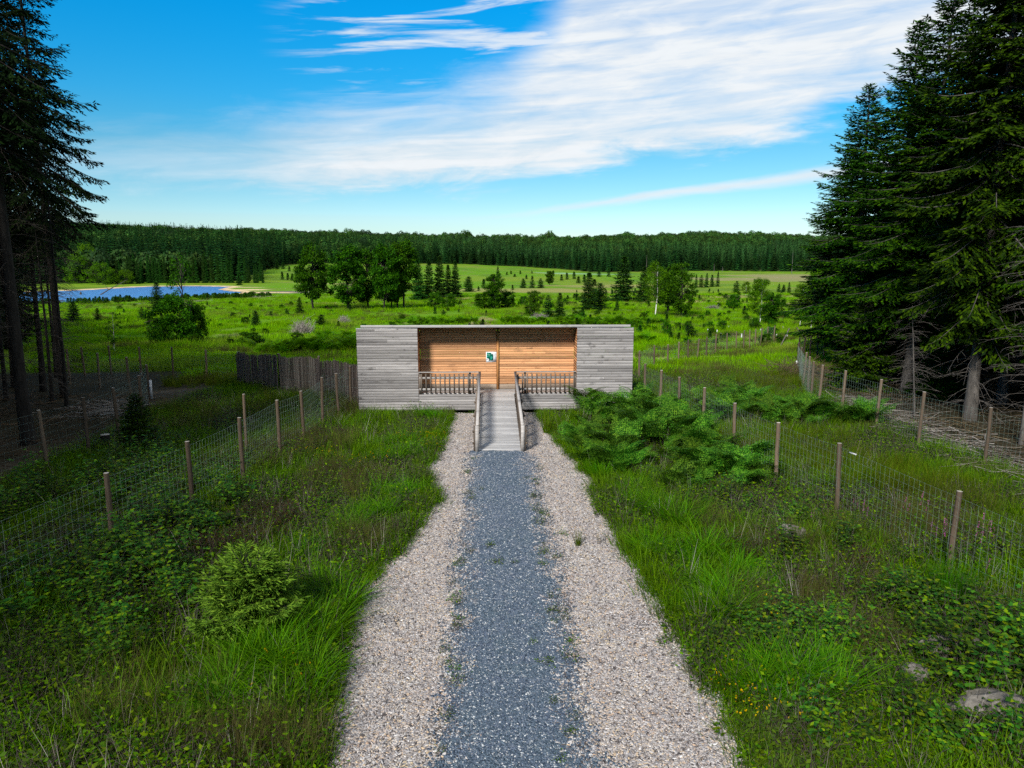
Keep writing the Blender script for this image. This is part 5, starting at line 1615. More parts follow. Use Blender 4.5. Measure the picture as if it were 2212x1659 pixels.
# --- the forest right of the path
edgeA = make_spruce(31, 19, 2.2, 3.7, .42, (6, 8), (.19, .078), .135, .30, 1.4, (.6, 4.5, 40, 2.2), .2, .72, 'spruce', 'bark_grey', .2)
edgeB = make_spruce(32, 21, 3.8, 3.6, .44, (6, 8), (.19, .078), .135, .34, 1.4, (.6, 6.5, 60, 2.4), .195, .75, 'spruce', 'bark_grey', .15)
lowC = make_spruce(33, 4.6, .35, 1.7, .24, (7, 9), (.15, .065), .11, .2, 1.3, None, .06, .75, 'spruce', 'bark_grey')
deadS = make_spruce(34, 11, 10.2, .5, .5, (2, 3), (.1, .03), .3, .2, .4, (.8, 10.6, 110, 1.6), .065, .8, 'spruce', 'bark_grey', 0, 6)
deadS['dead_branches'].materials.clear(); deadS['dead_branches'].materials.append(M['dead_limb'])
for (x, y, pt, s, rz, lb) in [
        (18.9, 28.2, edgeB, (1.05, 1.05, 1.1), .4, 'spruce with the thick pale trunk in the right forest edge'),
        (20.3, 35.2, edgeB, (1.15, 1.15, .93), 2.2, 'spruce whose pointed top touches the upper edge at right'),
        (21.4, 39.3, edgeA, (1.25, 1.25, .99), 1.1, 'full spruce left of the one touching the upper picture edge'),
        (23.0, 46.0, edgeA, (1.3, 1.3, .92), 3.0, 'spruce at the outer left side of the right forest'),
        (26.6, 55.5, edgeA, (1.3, 1.3, .82), 4.4, 'lower spruce peeking out at the left foot of the right forest'),
        (22.5, 31.5, edgeB, (1, 1, 1.12), 5.5, 'tall spruce filling the upper right corner'),
        (21.3, 25.5, edgeB, (.95, .95, 1.1), 1.7, 'spruce trunk in the shade at the right picture edge'),
        (26.5, 42.5, edgeB, (1, 1, 1.0), 2.7, 'shaded spruce behind the full one in the right forest')]:
    plant('spruce_tree', pt, lb, 'spruce', x, y, s, rz, 'tall spruces of the right forest edge')
plant('spruce_tree', lowC, 'bushy low spruce pushing its branches against the right fence', 'spruce', 18.6, 36.6, (1.15, 1.15, 1.05), 1.0, None)
plant('spruce_tree', lowC, 'small half hidden spruce behind the bushy low one at right', 'spruce', 20.6, 33.0, (.9, .9, .8), 2.0, None)
for (x, y, s, ln, lb) in [(18.4, 24.6, (1, 1, .72), -.04, 'thin bare dead spruce left of the dead group at right'), (19.6, 24.2, (1.2, 1.2, .95), .12, 'leaning bare dead spruce with pale twigs at right'),
                          (20.3, 24.4, (1.2, 1.2, 1.0), .16, 'most slanted bare dead spruce at the right picture edge'), (16.9, 28.6, (.6, .6, .42), .1, 'short bare dead stem before the thick pale trunk'),
                          (19.4, 21.6, (1.1, 1.1, .8), .06, 'nearest bare dead spruce cut by the right picture edge')]:
    t = plant('dead_spruce', deadS, lb, 'dead tree', x, y, s, random.uniform(0, 6), 'bare dead spruces at right')
    t.rotation_euler = (random.uniform(-.03, .03), ln, random.uniform(0, 6))
pts_r = []
own = [(18.9, 28.2), (20.3, 35.2), (21.4, 39.3), (23.0, 46.0), (26.6, 55.5), (22.5, 31.5), (21.3, 25.5), (26.5, 42.5)]
for gx in np.arange(20, 70, 4.4):
    for gy in np.arange(-30, 84, 4.4):
        x, y = gx+r_.uniform(-1.5, 1.5), gy+r_.uniform(-1.5, 1.5)
        lim = 19.5 if y < 20 else 21+max(0, (y-30))*.36
        if x < lim or min(math.hypot(x-a, y-b) for a, b in own) < 2.7 or x/max(y, 1) < .47:
            continue
        pts_r.append((x, y))
pts_r = np.array(pts_r)
massC = join_parts(edgeB, 'mass_spruce')
scatter('right_forest', [massC, massL], on_ground(pts_r[:, 0], pts_r[:, 1]), np.c_[np.zeros(len(pts_r)), np.zeros(len(pts_r)), r_.uniform(0, 6.28, len(pts_r))], r_.uniform(.78, 1.0, len(pts_r)), 'dense shaded spruce forest behind the right edge trees', 'forest', var=(r_.random(len(pts_r)) < .5).astype(int))

# --- trees, shrubs and young spruces in the meadow
midS = [make_spruce(40+i, 6.0, .2, (1.6, 1.9, 1.5, 1.75)[i], (.26, .34, .30, .24)[i], (6, 8), (.26, .13), .15, (.15, .05, .22, .1)[i], 1.2, None, .10, (.85, .6, 1.05, .7)[i], 'spruce_mid', 'bark_dark', 0, 8, False, .35) for i in range(4)]
slimS = [make_spruce(45+i, 10.0, .6, 2.1, .36, (7, 9), (.36, .20), .2, .2, 1.25, None, .16, .85, 'spruce_mid', 'bark_dark') for i in range(2)]
alders = [make_broadleaf(50+i, 10, 4.8, 1.6, 90, 125, (.30, .23), 1, .17, 'alder', 'bark_dark', (1.5, 1.0, 1.3)[i], 0, .38, .9, 0, .10) for i in range(3)]
leaner = make_broadleaf(57, 10, 4.2, 2.8, 75, 110, (.30, .23), 1, .17, 'alder', 'bark_dark', 1.0, 0, .40, .9, .08)
columnT = make_broadleaf(58, 9.4, 4.2, 1.1, 95, 110, (.24, .18), 1, .13, 'bushleaf', 'bark_dark', 1.8, 0, .34)
birchT = [make_broadleaf(60+i, 9, 4.4, 1.8, 70, 95, (.20, .15), 1, .07, 'birch', 'bark_birch', .9, .35, .36) for i in range(2)]
whiteB = make_broadleaf(63, 9.5, 4.8, 3.0, 70, 90, (.20, .15), 1, .11, 'birch', 'bark_birch', 1.1, .25, .36, .95)
saplingB = make_broadleaf(64, 3.6, 1.5, .7, 22, 26, (.12, .09), 1, .035, 'birch', 'bark_birch', .9, .2, .3)
rowanT = make_broadleaf(65, 9.4, 3.2, 3.0, 40, 34, (.20, .14), 1, .11, 'alder', 'bark_dark', .8, .1, .30)
bushes = [make_broadleaf(70+i, 3.4, 3.6, .1, 64, 105, (.19, .14), 5, .05, 'bushleaf', 'bark_dark', (1.0, 1.4, .8)[i], 0, .30, .9, 0, .11) for i in range(3)]
willows = [make_broadleaf(75+i, 8, 9, .2, 46, 90, (.34, .24), 4, .09, 'willow', 'bark_dark', 1.4, 0, .32) for i in range(2)]
farS = make_spruce(49, 4.0, .1, 1.35, .28, (6, 8), (.42, .26), .26, .1, 1.0, None, .06, .9, 'spruce_mid', 'bark_dark', 0, 5)
dbush = [make_deadbush(80+i) for i in range(2)]
kn = {}
CATS = dict(spruce='spruce', far_spruce='spruce', alder='tree', birch='birch', bush='bush', deadbush='dead bush', willow='willow', column='tree', rowan='tree')
NAMES = dict(spruce='young_spruce', far_spruce='young_spruce', alder='broadleaf_tree', birch='birch_tree', bush='leafy_bush', deadbush='dead_bush', willow='willow_shrub', column='broadleaf_tree', rowan='broadleaf_tree')
GRP = dict(spruce='young spruces dotted over the meadow', alder='broadleaf trees standing in the meadow', birch='birches in the meadow', bush='shrubs in the meadow', deadbush='grey dead bushes', willow='willows on the far pond shore')
for (kd, x, y, h, w, lb) in TREES:
    i = kn.get(kd, 0); kn[kd] = i+1
    if kd == 'spruce':
        pt, H0, W0 = (midS[i*7 % 4], 6.0, 3.3) if h < 7 else (slimS[i % 2], 10.0, 4.3)
    elif kd == 'far_spruce':
        pt, H0, W0 = farS, 4.0, 2.8
    elif kd == 'alder':
        pt, H0, W0 = (leaner if 'leaning' in lb else alders[i % 3]), 10.0, 4.6
    elif kd == 'column':
        pt, H0, W0 = columnT, 9.4, 4.6
    elif kd == 'rowan':
        pt, H0, W0 = rowanT, 9.4, 3.8
    elif kd == 'birch':
        pt, H0, W0 = (saplingB, 3.6, 1.8) if h < 4 else ((whiteB, 9.5, 5.2) if 'forked' in lb else (birchT[i % 2], 9.0, 5.0))
    elif kd == 'bush':
        pt, H0, W0 = bushes[i % 3], 3.5, 4.1
    elif kd == 'willow':
        pt, H0, W0 = willows[i % 2], 8.0, 10.0
    else:
        pt, H0, W0 = dbush[i % 2], 1.0, 1.15
    grp = lb if kd == 'far_spruce' else GRP.get(kd)
    plant(NAMES[kd], pt, lb, CATS[kd], x, y, (w/W0, w/W0, h/H0), random.uniform(0, 6.28), grp)
for i, (x, y, h) in enumerate(POND_SPRUCES):
    plant('pond_spruce', slimS[i % 2], 'dark spruce in the dense row behind the far pond shore', 'spruce', x, y, (h*.042*1.25, h*.042*1.25, h/10), random.uniform(0, 6.28), 'dark spruces in the dense row behind the far pond shore')

# --- the wooded hill
def hill_spruce(seed):
    r_ = np.random.default_rng(seed); b = MB(); h = 18.0
    P, D, S, LL, WW = [], [], [], [], []
    for z in np.arange(1.5, h, .9):
        t = z/h; R = 3.1*(1-t)**.85+.25; n_ = 9
        a = np.arange(n_)*6.283/n_+r_.uniform(0, 6.28)+r_.normal(0, .15, n_)
        d = norm(np.c_[np.cos(a), np.sin(a), np.full(n_, -.38+.5*t)+r_.normal(0, .1, n_)])
        P.append(np.tile([0, 0, z+.4], (n_, 1))); D.append(d); S.append(np.c_[-np.sin(a), np.cos(a), 0*a]); LL.append(R*r_.uniform(.75, 1.2, n_)); WW.append(np.full(n_, R*.55+.25))
    b.leaves(np.vstack(P), np.vstack(D), np.vstack(S), np.concatenate(LL), np.concatenate(WW), -.25)
    b.leaves(np.zeros((2, 3))+[0, 0, h-1.2], np.array([[0, 0, 1.0]]*2), np.array([[1.0, 0, 0], [0, 1.0, 0]]), 1.9, .5, 0)
    b.tube([(0, 0, -.5), (0, 0, 6)], [.22, .15], 4)
    return b.mesh('hill_spruce', M['forest_far'])


def hill_broad(seed):
    r_ = np.random.default_rng(seed); b = MB(); n_ = 260
    d0 = norm(r_.normal(0, 1, (n_, 3))); lob = 1+.22*np.sin(d0[:, 0]*5+seed)*np.cos(d0[:, 1]*4)+.1*np.sin(d0[:, 2]*9)
    p = d0*[4.6, 4.6, 4.2]*(lob*r_.uniform(.72, 1.0, n_))[:, None]+[0, 0, 8.6]
    d = norm(np.cross(d0, r_.normal(0, 1, (n_, 3)))+d0*.3); s = norm(np.cross(d, d0))
    b.leaves(p, d, s, r_.uniform(1.0, 1.9, n_), r_.uniform(.9, 1.5, n_), .15)
    b.tube([(0, 0, -.5), (0, 0, 7)], [.3, .2], 4)
    return b.mesh('hill_broadleaf', M['forest_broad'])


hs_m = [hill_spruce(1), hill_spruce(2)]
hy = hill_spruce(3); hy.materials.clear(); hy.materials.append(M['forest_young'])
hb_m = [hill_broad(1), hill_broad(2)]
nf = 42000
aa = rng.uniform(-.80, .62, nf); de = np.interp(aa, AZ, DEDGE)
dd_ = de+(1640-de)*rng.random(nf)**1.15
xx_ = np.sin(np.arctan(aa))*dd_; yy_ = np.cos(np.arctan(aa))*dd_
# thin to an even spacing
cell = 6.2; key = np.floor(xx_/cell)*100003+np.floor(yy_/cell)
_, first = np.unique(key, return_index=True)
xx_, yy_, aa, dd_, de = xx_[first], yy_[first], aa[first], dd_[first], de[first]
t_ = (dd_-de)/(1600-de)
nz = fbm(xx_, yy_, 160, 60)
pb = sm((t_-.62)/.12)*.9+sm((nz-.56)/.1)*.55*(aa < -.02)+(aa < -.36)*sm((nz-.5)/.1)*.35+sm((nz-.58)/.08)*.45*(aa >= -.02)*(t_ > .1)
isb = rng.random(len(xx_)) < pb
isb &= ~((aa < -.33) & (t_ > .8) & (aa > -.55))
young = ~isb & (t_ > .05+.06*nz) & ((aa > -.12) | (nz < .45)) & (rng.random(len(xx_)) < .9)
var = np.where(isb, 2+rng.integers(0, 2, len(xx_)), np.where(young, 4, rng.integers(0, 2, len(xx_))))
nz2 = fbm(xx_, yy_, 60, 66)
scl = rng.uniform(.62, 1.15, len(xx_))*(.75+.55*nz2)*np.where(isb, .95, np.interp(t_, [0, .05, .4, 1], [1.05, 1.0, .8, .85]))
scl *= np.where(young, .78, 1.0)*np.where((t_ > .8) & isb, .75+.75*vnoise(xx_, yy_, 24, 91), 1.0)
scl *= 1-.25*sm((t_-.9)/.1)*isb*rng.random(len(xx_))
scatter('hill_forest', hs_m+hb_m+[hy], on_ground(xx_, yy_), np.c_[rng.normal(0, .02, len(xx_)), rng.normal(0, .02, len(xx_)), rng.uniform(0, 6.28, len(xx_))], scl, 'dark conifer and broadleaf woods covering the hill behind the valley', 'forest', var=var, zs=rng.uniform(.9, 1.2, len(xx_)))

# ------------------------------------------------------------------ low vegetation
def blades(b, r_, n_, R, h, w, lean=(.1, .5), curve=(.2, .9), seg=3, mat=0, base=None):
    a = r_.uniform(0, 6.283, n_); rr = R*np.sqrt(r_.random(n_))
    p = np.c_[rr*np.cos(a), rr*np.sin(a), np.full(n_, -.03)] if base is None else base
    az_ = a+r_.normal(0, 1.0, n_) if base is None else r_.uniform(0, 6.283, n_)
    L = r_.uniform(h[0], h[1], n_); ln = r_.uniform(*lean, n_); cv = r_.uniform(*curve, n_)
    dh = np.c_[np.cos(az_), np.sin(az_), 0*az_]
    sa = az_+math.pi/2+r_.normal(0, .5, n_); side = np.c_[np.cos(sa), np.sin(sa), 0*sa]
    rows = []
    for i in range(seg+1):
        t = i/seg
        c = p+dh*((ln*t+cv*t*t*.55)*L)[:, None]; c = c+np.c_[0*L, 0*L, L*(t-.34*np.clip(cv, 0, 1.4)*t*t)]
        wd = (w*r_.uniform(.85, 1.15, n_)*(1-t)**.65)[:, None] if i < seg else np.full((n_, 1), .0006)
        rows.append((c-side*wd/2, c+side*wd/2))
    V = np.stack([q for rw in rows for q in rw], 1)      # n, 2*(seg+1), 3
    k = 2*(seg+1)
    F = []
    base_i = np.arange(n_)[:, None]*k
    for i in range(seg):
        F.append(base_i+np.array([[2*i, 2*i+1, 2*i+3, 2*i+2]]))
    b.add(V.reshape(-1, 3), np.concatenate(F), mat)
    return b


def grass_clump(name, seed, n_, R, h, w, mat, lean=(.1, .5), curve=(.2, .9), seg=3):
    b = MB(); blades(b, np.random.default_rng(seed), n_, R, h, w, lean, curve, seg)
    return b.mesh(name, M[mat])


def leafy_clump(name, seed, n_, R, H, leaf, mat, stems=10, tri=True, stem_mat='limb'):
    r_ = np.random.default_rng(seed); b = MB()
    P, D, S, LL, WW = [], [], [], [], []
    for i in range(stems):
        a = r_.uniform(0, 6.283); L = H*r_.uniform(.7, 1.25); ln = r_.uniform(.1, .8)
        p0 = np.array([r_.normal(0, R*.4), r_.normal(0, R*.4), -.03])
        s = np.linspace(0, 1, 5)
        pts = p0+np.c_[math.cos(a)*L*ln*s**1.5, math.sin(a)*L*ln*s**1.5, L*(s-.3*ln*s**2)]
        b.tube(pts, np.linspace(.006, .002, 5), 3, 1)
        m_ = max(3, n_//stems)
        for q in np.linspace(.22, 1, m_):
            c = np.array([np.interp(q, s, pts[:, k_]) for k_ in range(3)]); aa_ = r_.uniform(0, 6.283)
            out = np.array([math.cos(aa_), math.sin(aa_), r_.uniform(-.1, .35)])
            tip = c+out*leaf[0]*.8
            for da in ((-1.0, 0, 1.0) if tri else (0,)):
                d = norm(np.array([math.cos(aa_+da), math.sin(aa_+da), r_.uniform(-.35, .15)]))
                P.append(tip-d*0); D.append(d); S.append(norm(np.array([-d[1], d[0], r_.normal(0, .25)]))); LL.append(leaf[0]*r_.uniform(.7, 1.2)); WW.append(leaf[1]*r_.uniform(.8, 1.15))
    b.leaves(np.array(P), np.array(D), np.array(S), np.array(LL), np.array(WW), -.12)
    return b.mesh(name, [M[mat], M[stem_mat]])


def bracken_mesh(name, seed, mat):
    r_ = np.random.default_rng(seed); b = MB()
    P, D, S, LL, WW = [], [], [], [], []
    for fnd in range(r_.integers(4, 7)):
        a = r_.uniform(0, 6.283); st = r_.uniform(.35, .9); bl = r_.uniform(.65, .95)
        dh = np.array([math.cos(a), math.sin(a), 0]); side = np.array([-dh[1], dh[0], 0])
        s = np.linspace(0, 1, 12); L = st+bl
        rad = L*(.10*s+.46*s**2.6); hz = L*(s*.95-.30*s**3)
        p0 = np.array([r_.normal(0, .1), r_.normal(0, .1), -.03])
        pts = p0+np.outer(rad, dh)+np.c_[0*s, 0*s, hz]
        b.tube(pts, np.linspace(.007, .002, 12), 3, 0)
        tang = norm(np.gradient(pts, axis=0))
        npin = 10
        for i in range(npin):
            q = st/L+(1-st/L)*(i/(npin-1)); f = i/(npin-1)
            c = np.array([np.interp(q, s, pts[:, k_]) for k_ in range(3)]); tg = np.array([np.interp(q, s, tang[:, k_]) for k_ in range(3)])
            pl = bl*.50*(1-f)**.8*(.75+.25*min(1, f*6))+.03
            for sg in (-1, 1):
                d = norm(side*sg+tg*.45+np.array([0, 0, -.10+r_.normal(0, .07)]))
                m_ = max(2, int(pl/.055))
                fr = (np.arange(m_)+.5)/m_
                cp = c+d*(pl*fr)[:, None]+np.c_[0*fr, 0*fr, -.18*pl*fr**2]
                n0 = norm(np.cross(d, tg)); e = norm(np.cross(n0, d))
                for s2 in (-1, 1):
                    dv = norm(np.tile(d*.45+e*s2, (m_, 1))+r_.normal(0, .08, (m_, 3)))
                    P.append(cp); D.append(dv); S.append(np.tile(d, (m_, 1))); LL.append((pl*.26*(1-fr)+.028)*r_.uniform(.85, 1.15, m_)); WW.append(np.full(m_, .050))
    b.leaves(np.vstack(P), np.vstack(D), np.vstack(S), np.concatenate(LL), np.concatenate(WW), .1)
    return b.mesh(name, M[mat])


def flower_clump(name, seed, n_, R, H, mat, tall=False):
    r_ = np.random.default_rng(seed); b = MB()
    for i in range(n_):
        x, y = r_.normal(0, R, 2); h = H*r_.uniform(.7, 1.2); lx, ly = r_.normal(0, .08, 2)
        b.tube([(x, y, 0), (x+lx*.5, y+ly*.5, h*.6), (x+lx, y+ly, h)], [.004, .003, .002], 3, 1)
        m_ = 26 if tall else 7
        zc = h-(r_.random(m_)**1.3*.25*h if tall else r_.uniform(0, .025, m_))
        a = r_.uniform(0, 6.283, m_); d = norm(np.c_[np.cos(a), np.sin(a), r_.uniform(.1, .9, m_)])
        p = np.c_[np.full(m_, x+lx), np.full(m_, y+ly), zc]
        b.leaves(p, d, norm(np.c_[-np.sin(a), np.cos(a), 0*a]),   .020 if not tall else .026, .018 if not tall else .02, .1)
        if tall:
            k_ = 22; a = r_.uniform(0, 6.283, k_); d = norm(np.c_[np.cos(a), np.sin(a), r_.uniform(.1, .6, k_)])
            b.leaves(np.c_[np.full(k_, x), np.full(k_, y), r_.uniform(.15, .62, k_)*h], d, norm(np.c_[-np.sin(a), np.cos(a), 0*a]), .10, .022, .1, 1)
    return b.mesh(name, [M[mat], M['herb']])


PROTO = dict(
    grass=[grass_clump('grass_clump', 100+i, 56, .30, (.16, .46), .013, 'grass') for i in range(3)],
    herb=[leafy_clump('herb_clump', 110+i, 66, .26, (.26, .40, .22)[i], (.066, .034), 'herb', 15, False) for i in range(3)],
    tussock=[grass_clump('tussock', 120+i, 150, .17, (.45, .95), .014, 'tussock', (.05, .45), (.5, 1.35), 5) for i in range(3)],
    brown_grass=[grass_clump('brown_grass_clump', 130+i, 120, .24, (.35, .75), .0055, 'brown_grass', (.0, .3), (.1, .5), 3) for i in range(2)],
    rush=[grass_clump('rush_clump', 140+i, 110, .24, (.35, .8), .008, 'rush', (.0, .28), (.05, .5), 3) for i in range(2)],
    bramble=[leafy_clump('bramble_clump', 150+i, 96, .34, (.72, .95, .6)[i], (.088, .056), 'bramble', 12) for i in range(3)],
    bracken=[bracken_mesh('bracken_plant', 160+i, 'bracken') for i in range(3)],
    bracken_far=[bracken_mesh('bracken_plant', 165+i, 'bracken_far') for i in range(2)],
    heather=[leafy_clump('heather_clump', 170+i, 300, .26, .40, (.024, .013), 'heather', 40, True) for i in range(2)],
    yellow_flower=[flower_clump('yellow_flowers', 180, 6, .2, .42, 'yellow')],
    fireweed=[flower_clump('fireweed', 185, 2, .2, 1.1, 'pink', True)],
)
VL = dict(tussock=('tussock_grass', 'bright green arching grass tussocks beside the path', 'grass'),
          brown_grass=('brown_grass', 'thin brownish seeding grass patches by the fences and path', 'grass'),
          rush=('rush_patches', 'olive rush and sedge growing behind the wire fences', 'rushes'),
          bramble=('bramble_thicket', 'leafy bramble and raspberry growth along the wire fences', 'bramble'),
          bracken=('bracken', 'lush green bracken fern right of the ramp and along the fence', 'fern'),
          bracken_far=('far_bracken', 'bright green bracken banks behind the hide and the screen', 'fern'),
          heather=('heather', 'reddish brown heather and bilberry patches among the grass', 'heather'),
          yellow_flower=('yellow_flowers', 'small yellow flowers sprinkled through the grass by the path', 'flowers'),
          fireweed=('pink_fireweed', 'pink flowering fireweed stems behind the right near fence', 'flowers'))
THIN = dict(heather=1.6, brown_grass=1.3, bracken=.72, bracken_far=.8, bramble=.75, fireweed=.5)
for sp, (nm, lb, ct) in VL.items():
    X, Y, SC = [], [], []
    for (k_, cx0, cy0, rx, ry, n_, s_) in VEG:
        if k_ != sp:
            continue
        n_ = int(n_*THIN.get(sp, 1.0)+.5)
        a = rng.uniform(0, 6.283, n_); q = np.sqrt(rng.random(n_))
        x, y = cx0+rx*q*np.cos(a), cy0+ry*q*np.sin(a)
        X.append(x); Y.append(y); SC.append(s_*rng.uniform(.6, 1.3, n_))
    X, Y, SC = np.concatenate(X), np.concatenate(Y), np.concatenate(SC)
    ok = ~on_path(X, Y, .12) & ~((Y > HY-.35) & (Y < HY+3.6) & (X > -6.1) & (X < 5.95))
    X, Y, SC = X[ok], Y[ok], SC[ok]
    scatter(nm, PROTO[sp], on_ground(X, Y, -.02), spin(len(X), .10), SC, lb, ct)


def free(X, Y, pad=.0):
    return ~on_path(X, Y, pad) & ~((Y > HY-.25) & (Y < HY+3.6) & (X > -6.05) & (X < 5.9))


# general sward beside the path, thinner on the forest floors
n = 24000
Y = 5.5+(46-5.5)*rng.random(n)**1.25; X = rng.uniform(-1, 1, n)*np.minimum(19, 7.5+Y*.45)
ok = free(X, Y, .02) & (X > -14.4-.3*rng.random(n)) & (X < 15.6)
X, Y = X[ok], Y[ok]
kind = fbm(X, Y, 2.6, 70)+rng.normal(0, .10, len(X))
isg = kind < .49
scatter('grass', PROTO['grass'], on_ground(X[isg], Y[isg], -.02), spin(isg.sum(), .15), rng.uniform(.75, 1.5, isg.sum()), 'green grass sward on both sides of the path', 'grass')
ish = ~isg
scatter('low_herbs', PROTO['herb'], on_ground(X[ish], Y[ish], -.02), spin(ish.sum(), .15), rng.uniform(.7, 1.5, ish.sum()), 'low leafy herbs mixed into the grass beside the path', 'herbs')
# fringe where the sward overhangs the path
nb_ = 2600
yb = rng.uniform(6, 30.3, nb_); sd2 = rng.random(nb_) < .5
off = rng.random(nb_)*.5-.03
xb = np.where(sd2, edge_l(yb)-off, edge_r(yb)+off)
scatter('path_edge_grass', PROTO['grass']+PROTO['herb'][:1], on_ground(xb, yb, -.02), spin(nb_, .25), rng.uniform(.4, 1.05, nb_), 'short grass fringe along the edges of the wood chips', 'grass')
# meadow sward
mt = [grass_clump('meadow_tuft', 190+i, 60, .75, (.25, .62), .035, 'meadow', (.0, .35), (.1, .7), 2) for i in range(3)]
n = 26000
Y = 44+(250-44)*rng.random(n)**1.5; X = rng.uniform(-.62, .62, n)*Y
hum = fbm(X, Y, 7, 80)
ok = (seg_dist(X, Y, POND) > 2.5) & ~((Y < 48) & (X < -18)) & (X < 18+.38*Y) & (hum > .34)
for (zx, zy, rx, ry, kd) in ZONES:
    if kd in ('pink', 'sand', 'dirt'):
        ok &= (np.hypot((X-zx)/rx, (Y-zy)/ry) > .9) | (rng.random(n) < .25)
X, Y, hum = X[ok], Y[ok], hum[ok]
scatter('meadow_grass', mt, on_ground(X, Y, -.03), spin(len(X), .08), (.55+.9*np.clip(hum-.3, 0, .5)/.4)*rng.uniform(.8, 1.25, len(X)), 'bright green tufted grass of the open meadow', 'grass')
# darker sedge and pale old grass in the meadow
n = 7000
Y = 42+(230-42)*rng.random(n)**1.4; X = rng.uniform(-.62, .62, n)*Y
hum = fbm(X, Y, 9, 90)
ok = (seg_dist(X, Y, POND) > 2.5) & ~((Y < 48) & (X < -18)) & (X < 18+.38*Y) & (hum > .48)
X, Y = X[ok], Y[ok]
sedge = [grass_clump('sedge_tuft', 205+i, 70, .6, (.3, .7), .03, m_, (.0, .3), (.1, .6), 2) for i, m_ in enumerate(('rush', 'brown_grass', 'brown_grass'))]
scatter('meadow_sedge', sedge, on_ground(X, Y, -.03), spin(len(X), .08), rng.uniform(.6, 1.3, len(X)), 'darker sedge and pale old grass scattered in the meadow', 'grass')
# dry seed stalks above the sward
stalk = [grass_clump('dry_stalks', 210+i, 9, .12, (.55, .95), .007, 'stick', (.0, .3), (.0, .4), 3) for i in range(2)]
n = 700
Y = 6+(34-6)*rng.random(n)**1.2; X = rng.uniform(-1, 1, n)*np.minimum(13, 6+Y*.4)
ok = free(X, Y, .25); X, Y = X[ok], Y[ok]
scatter('dry_stalks', stalk, on_ground(X, Y, -.02), spin(len(X), .2), rng.uniform(.5, 1.1, len(X)), 'pale dry grass stalks standing above the sward', 'grass')
# low scrub: rough strip on the near shore, scattered on the right of the meadow
scrub = [join_parts(p_, 'scrub_bush') for p_ in bushes[:2]]+[join_parts(farS, 'scrub_spruce')]
n = 260
X1 = rng.uniform(-122, -70, n); Y1 = 196+(X1+122)*.75+rng.normal(0, 7, n)
n2_ = 240
Y2 = 70+190*rng.random(n2_)**1.2; X2 = Y2*rng.uniform(.10, .41, n2_)
n3_ = 90
Y3 = 60+120*rng.random(n3_); X3 = Y3*rng.uniform(-.5, .1, n3_)
X, Y = np.concatenate([X1, X2, X3]), np.concatenate([Y1, Y2, Y3])
ok = seg_dist(X, Y, POND) > 2.0
X, Y = X[ok], Y[ok]
scatter('meadow_scrub', scrub, on_ground(X, Y, -.05), spin(len(X), .1), rng.uniform(.10, .34, len(X))*np.where(Y > 180, 1.3, 1.0), 'low rough scrub along the near pond shore and right meadow', 'scrub')
# weeds on the gravel
nw = 46
we = rng.uniform(9, 23.5, nw); wside = rng.random(nw) < .5
wx = np.concatenate([[p[0] for p in WEEDS], np.where(wside, -.96, .9)+rng.normal(0, .13, nw)]); wy = np.concatenate([[p[1] for p in WEEDS], we])
scatter('path_weeds', PROTO['herb'], np.c_[wx, wy, gz(wx, wy)+.03], spin(len(wx), .1), rng.uniform(.22, .7, len(wx)), 'little green weeds sprouting in the gravel path', 'weeds')
rt = grass_clump('rush_tuft', 199, 70, .05, (.3, .55), .008, 'rush', (.0, .35), (.05, .5), 3)
tag(link('rush_tuft', rt, None, (1.62, 15.75, .03)), 'lone dark rush tuft growing in the right wood chips', 'rush')
tag(link('rush_tuft', rt, None, (1.75, 26.6, .03)), 'tall rush tuft in the chips beside the ramp, right', 'rush').scale = (2.2, 2.2, 1.9)

# ------------------------------------------------------------------ single plants and small things
youngS = make_spruce(91, 1.45, .10, 1.0, .10, (9, 11), (.11, .022), .055, -.02, 1.5, None, .03, .55, 'spruce_young', 'bark_dark', .25, 6, True)
plant('young_spruce', youngS, 'squat bright green young spruce in the left foreground grass', 'spruce', -4.45, 11.8, (.95, .95, 1.0), .7)
plant('young_spruce', lowC, 'dark small spruce growing inside the left wire fences', 'spruce', -12.4, 24.9, (.5, .5, .42), 1.4)
broom = grass_clump('broom_bush', 201, 420, .28, (.6, 1.25), .010, 'bushleaf', (.0, .42), (.0, .35), 3)
tag(link('broom_bush', broom, None, (8.2, 12.6, float(gz(8.2, 12.6)))), 'dark upright broom bush at the foot of the right near fence', 'bush')


def stone(seed, r):
    r_ = np.random.default_rng(seed); bm = bmesh.new()
    bmesh.ops.create_icosphere(bm, subdivisions=3, radius=1)
    for v in bm.verts:
        c = np.array(v.co); f = 1+.16*math.sin(c[0]*3+seed)+.12*math.sin(c[1]*5+c[2]*3)+.06*math.sin(c[0]*11+c[1]*9)
        v.co = Vector((c[0]*r[0]*f, c[1]*r[1]*f, c[2]*r[2]*f))
    me = bpy.data.meshes.new('stone'); bm.to_mesh(me); bm.free(); me.materials.append(M['rock'])
    return me


tag(link('stone', stone(3, (.36, .26, .22)), None, (6.55, 15.8, .24)), 'pale rounded stone lying in the grass right of the path', 'stone')
tag(link('stone', stone(5, (.5, .42, .3)), None, (7.1, 10.9, .14)), 'grey rubble stone under the leaves at lower right', 'stone')
tag(link('stone', stone(8, (.75, .42, .30)), None, (6.8, 9.25, .10)), 'broad pale earthy stone in the lower right corner', 'stone')
tag(link('stone', stone(9, (.22, .18, .12)), None, (6.2, 10.2, .2)), 'small half buried stone between the two larger ones at lower right', 'stone')


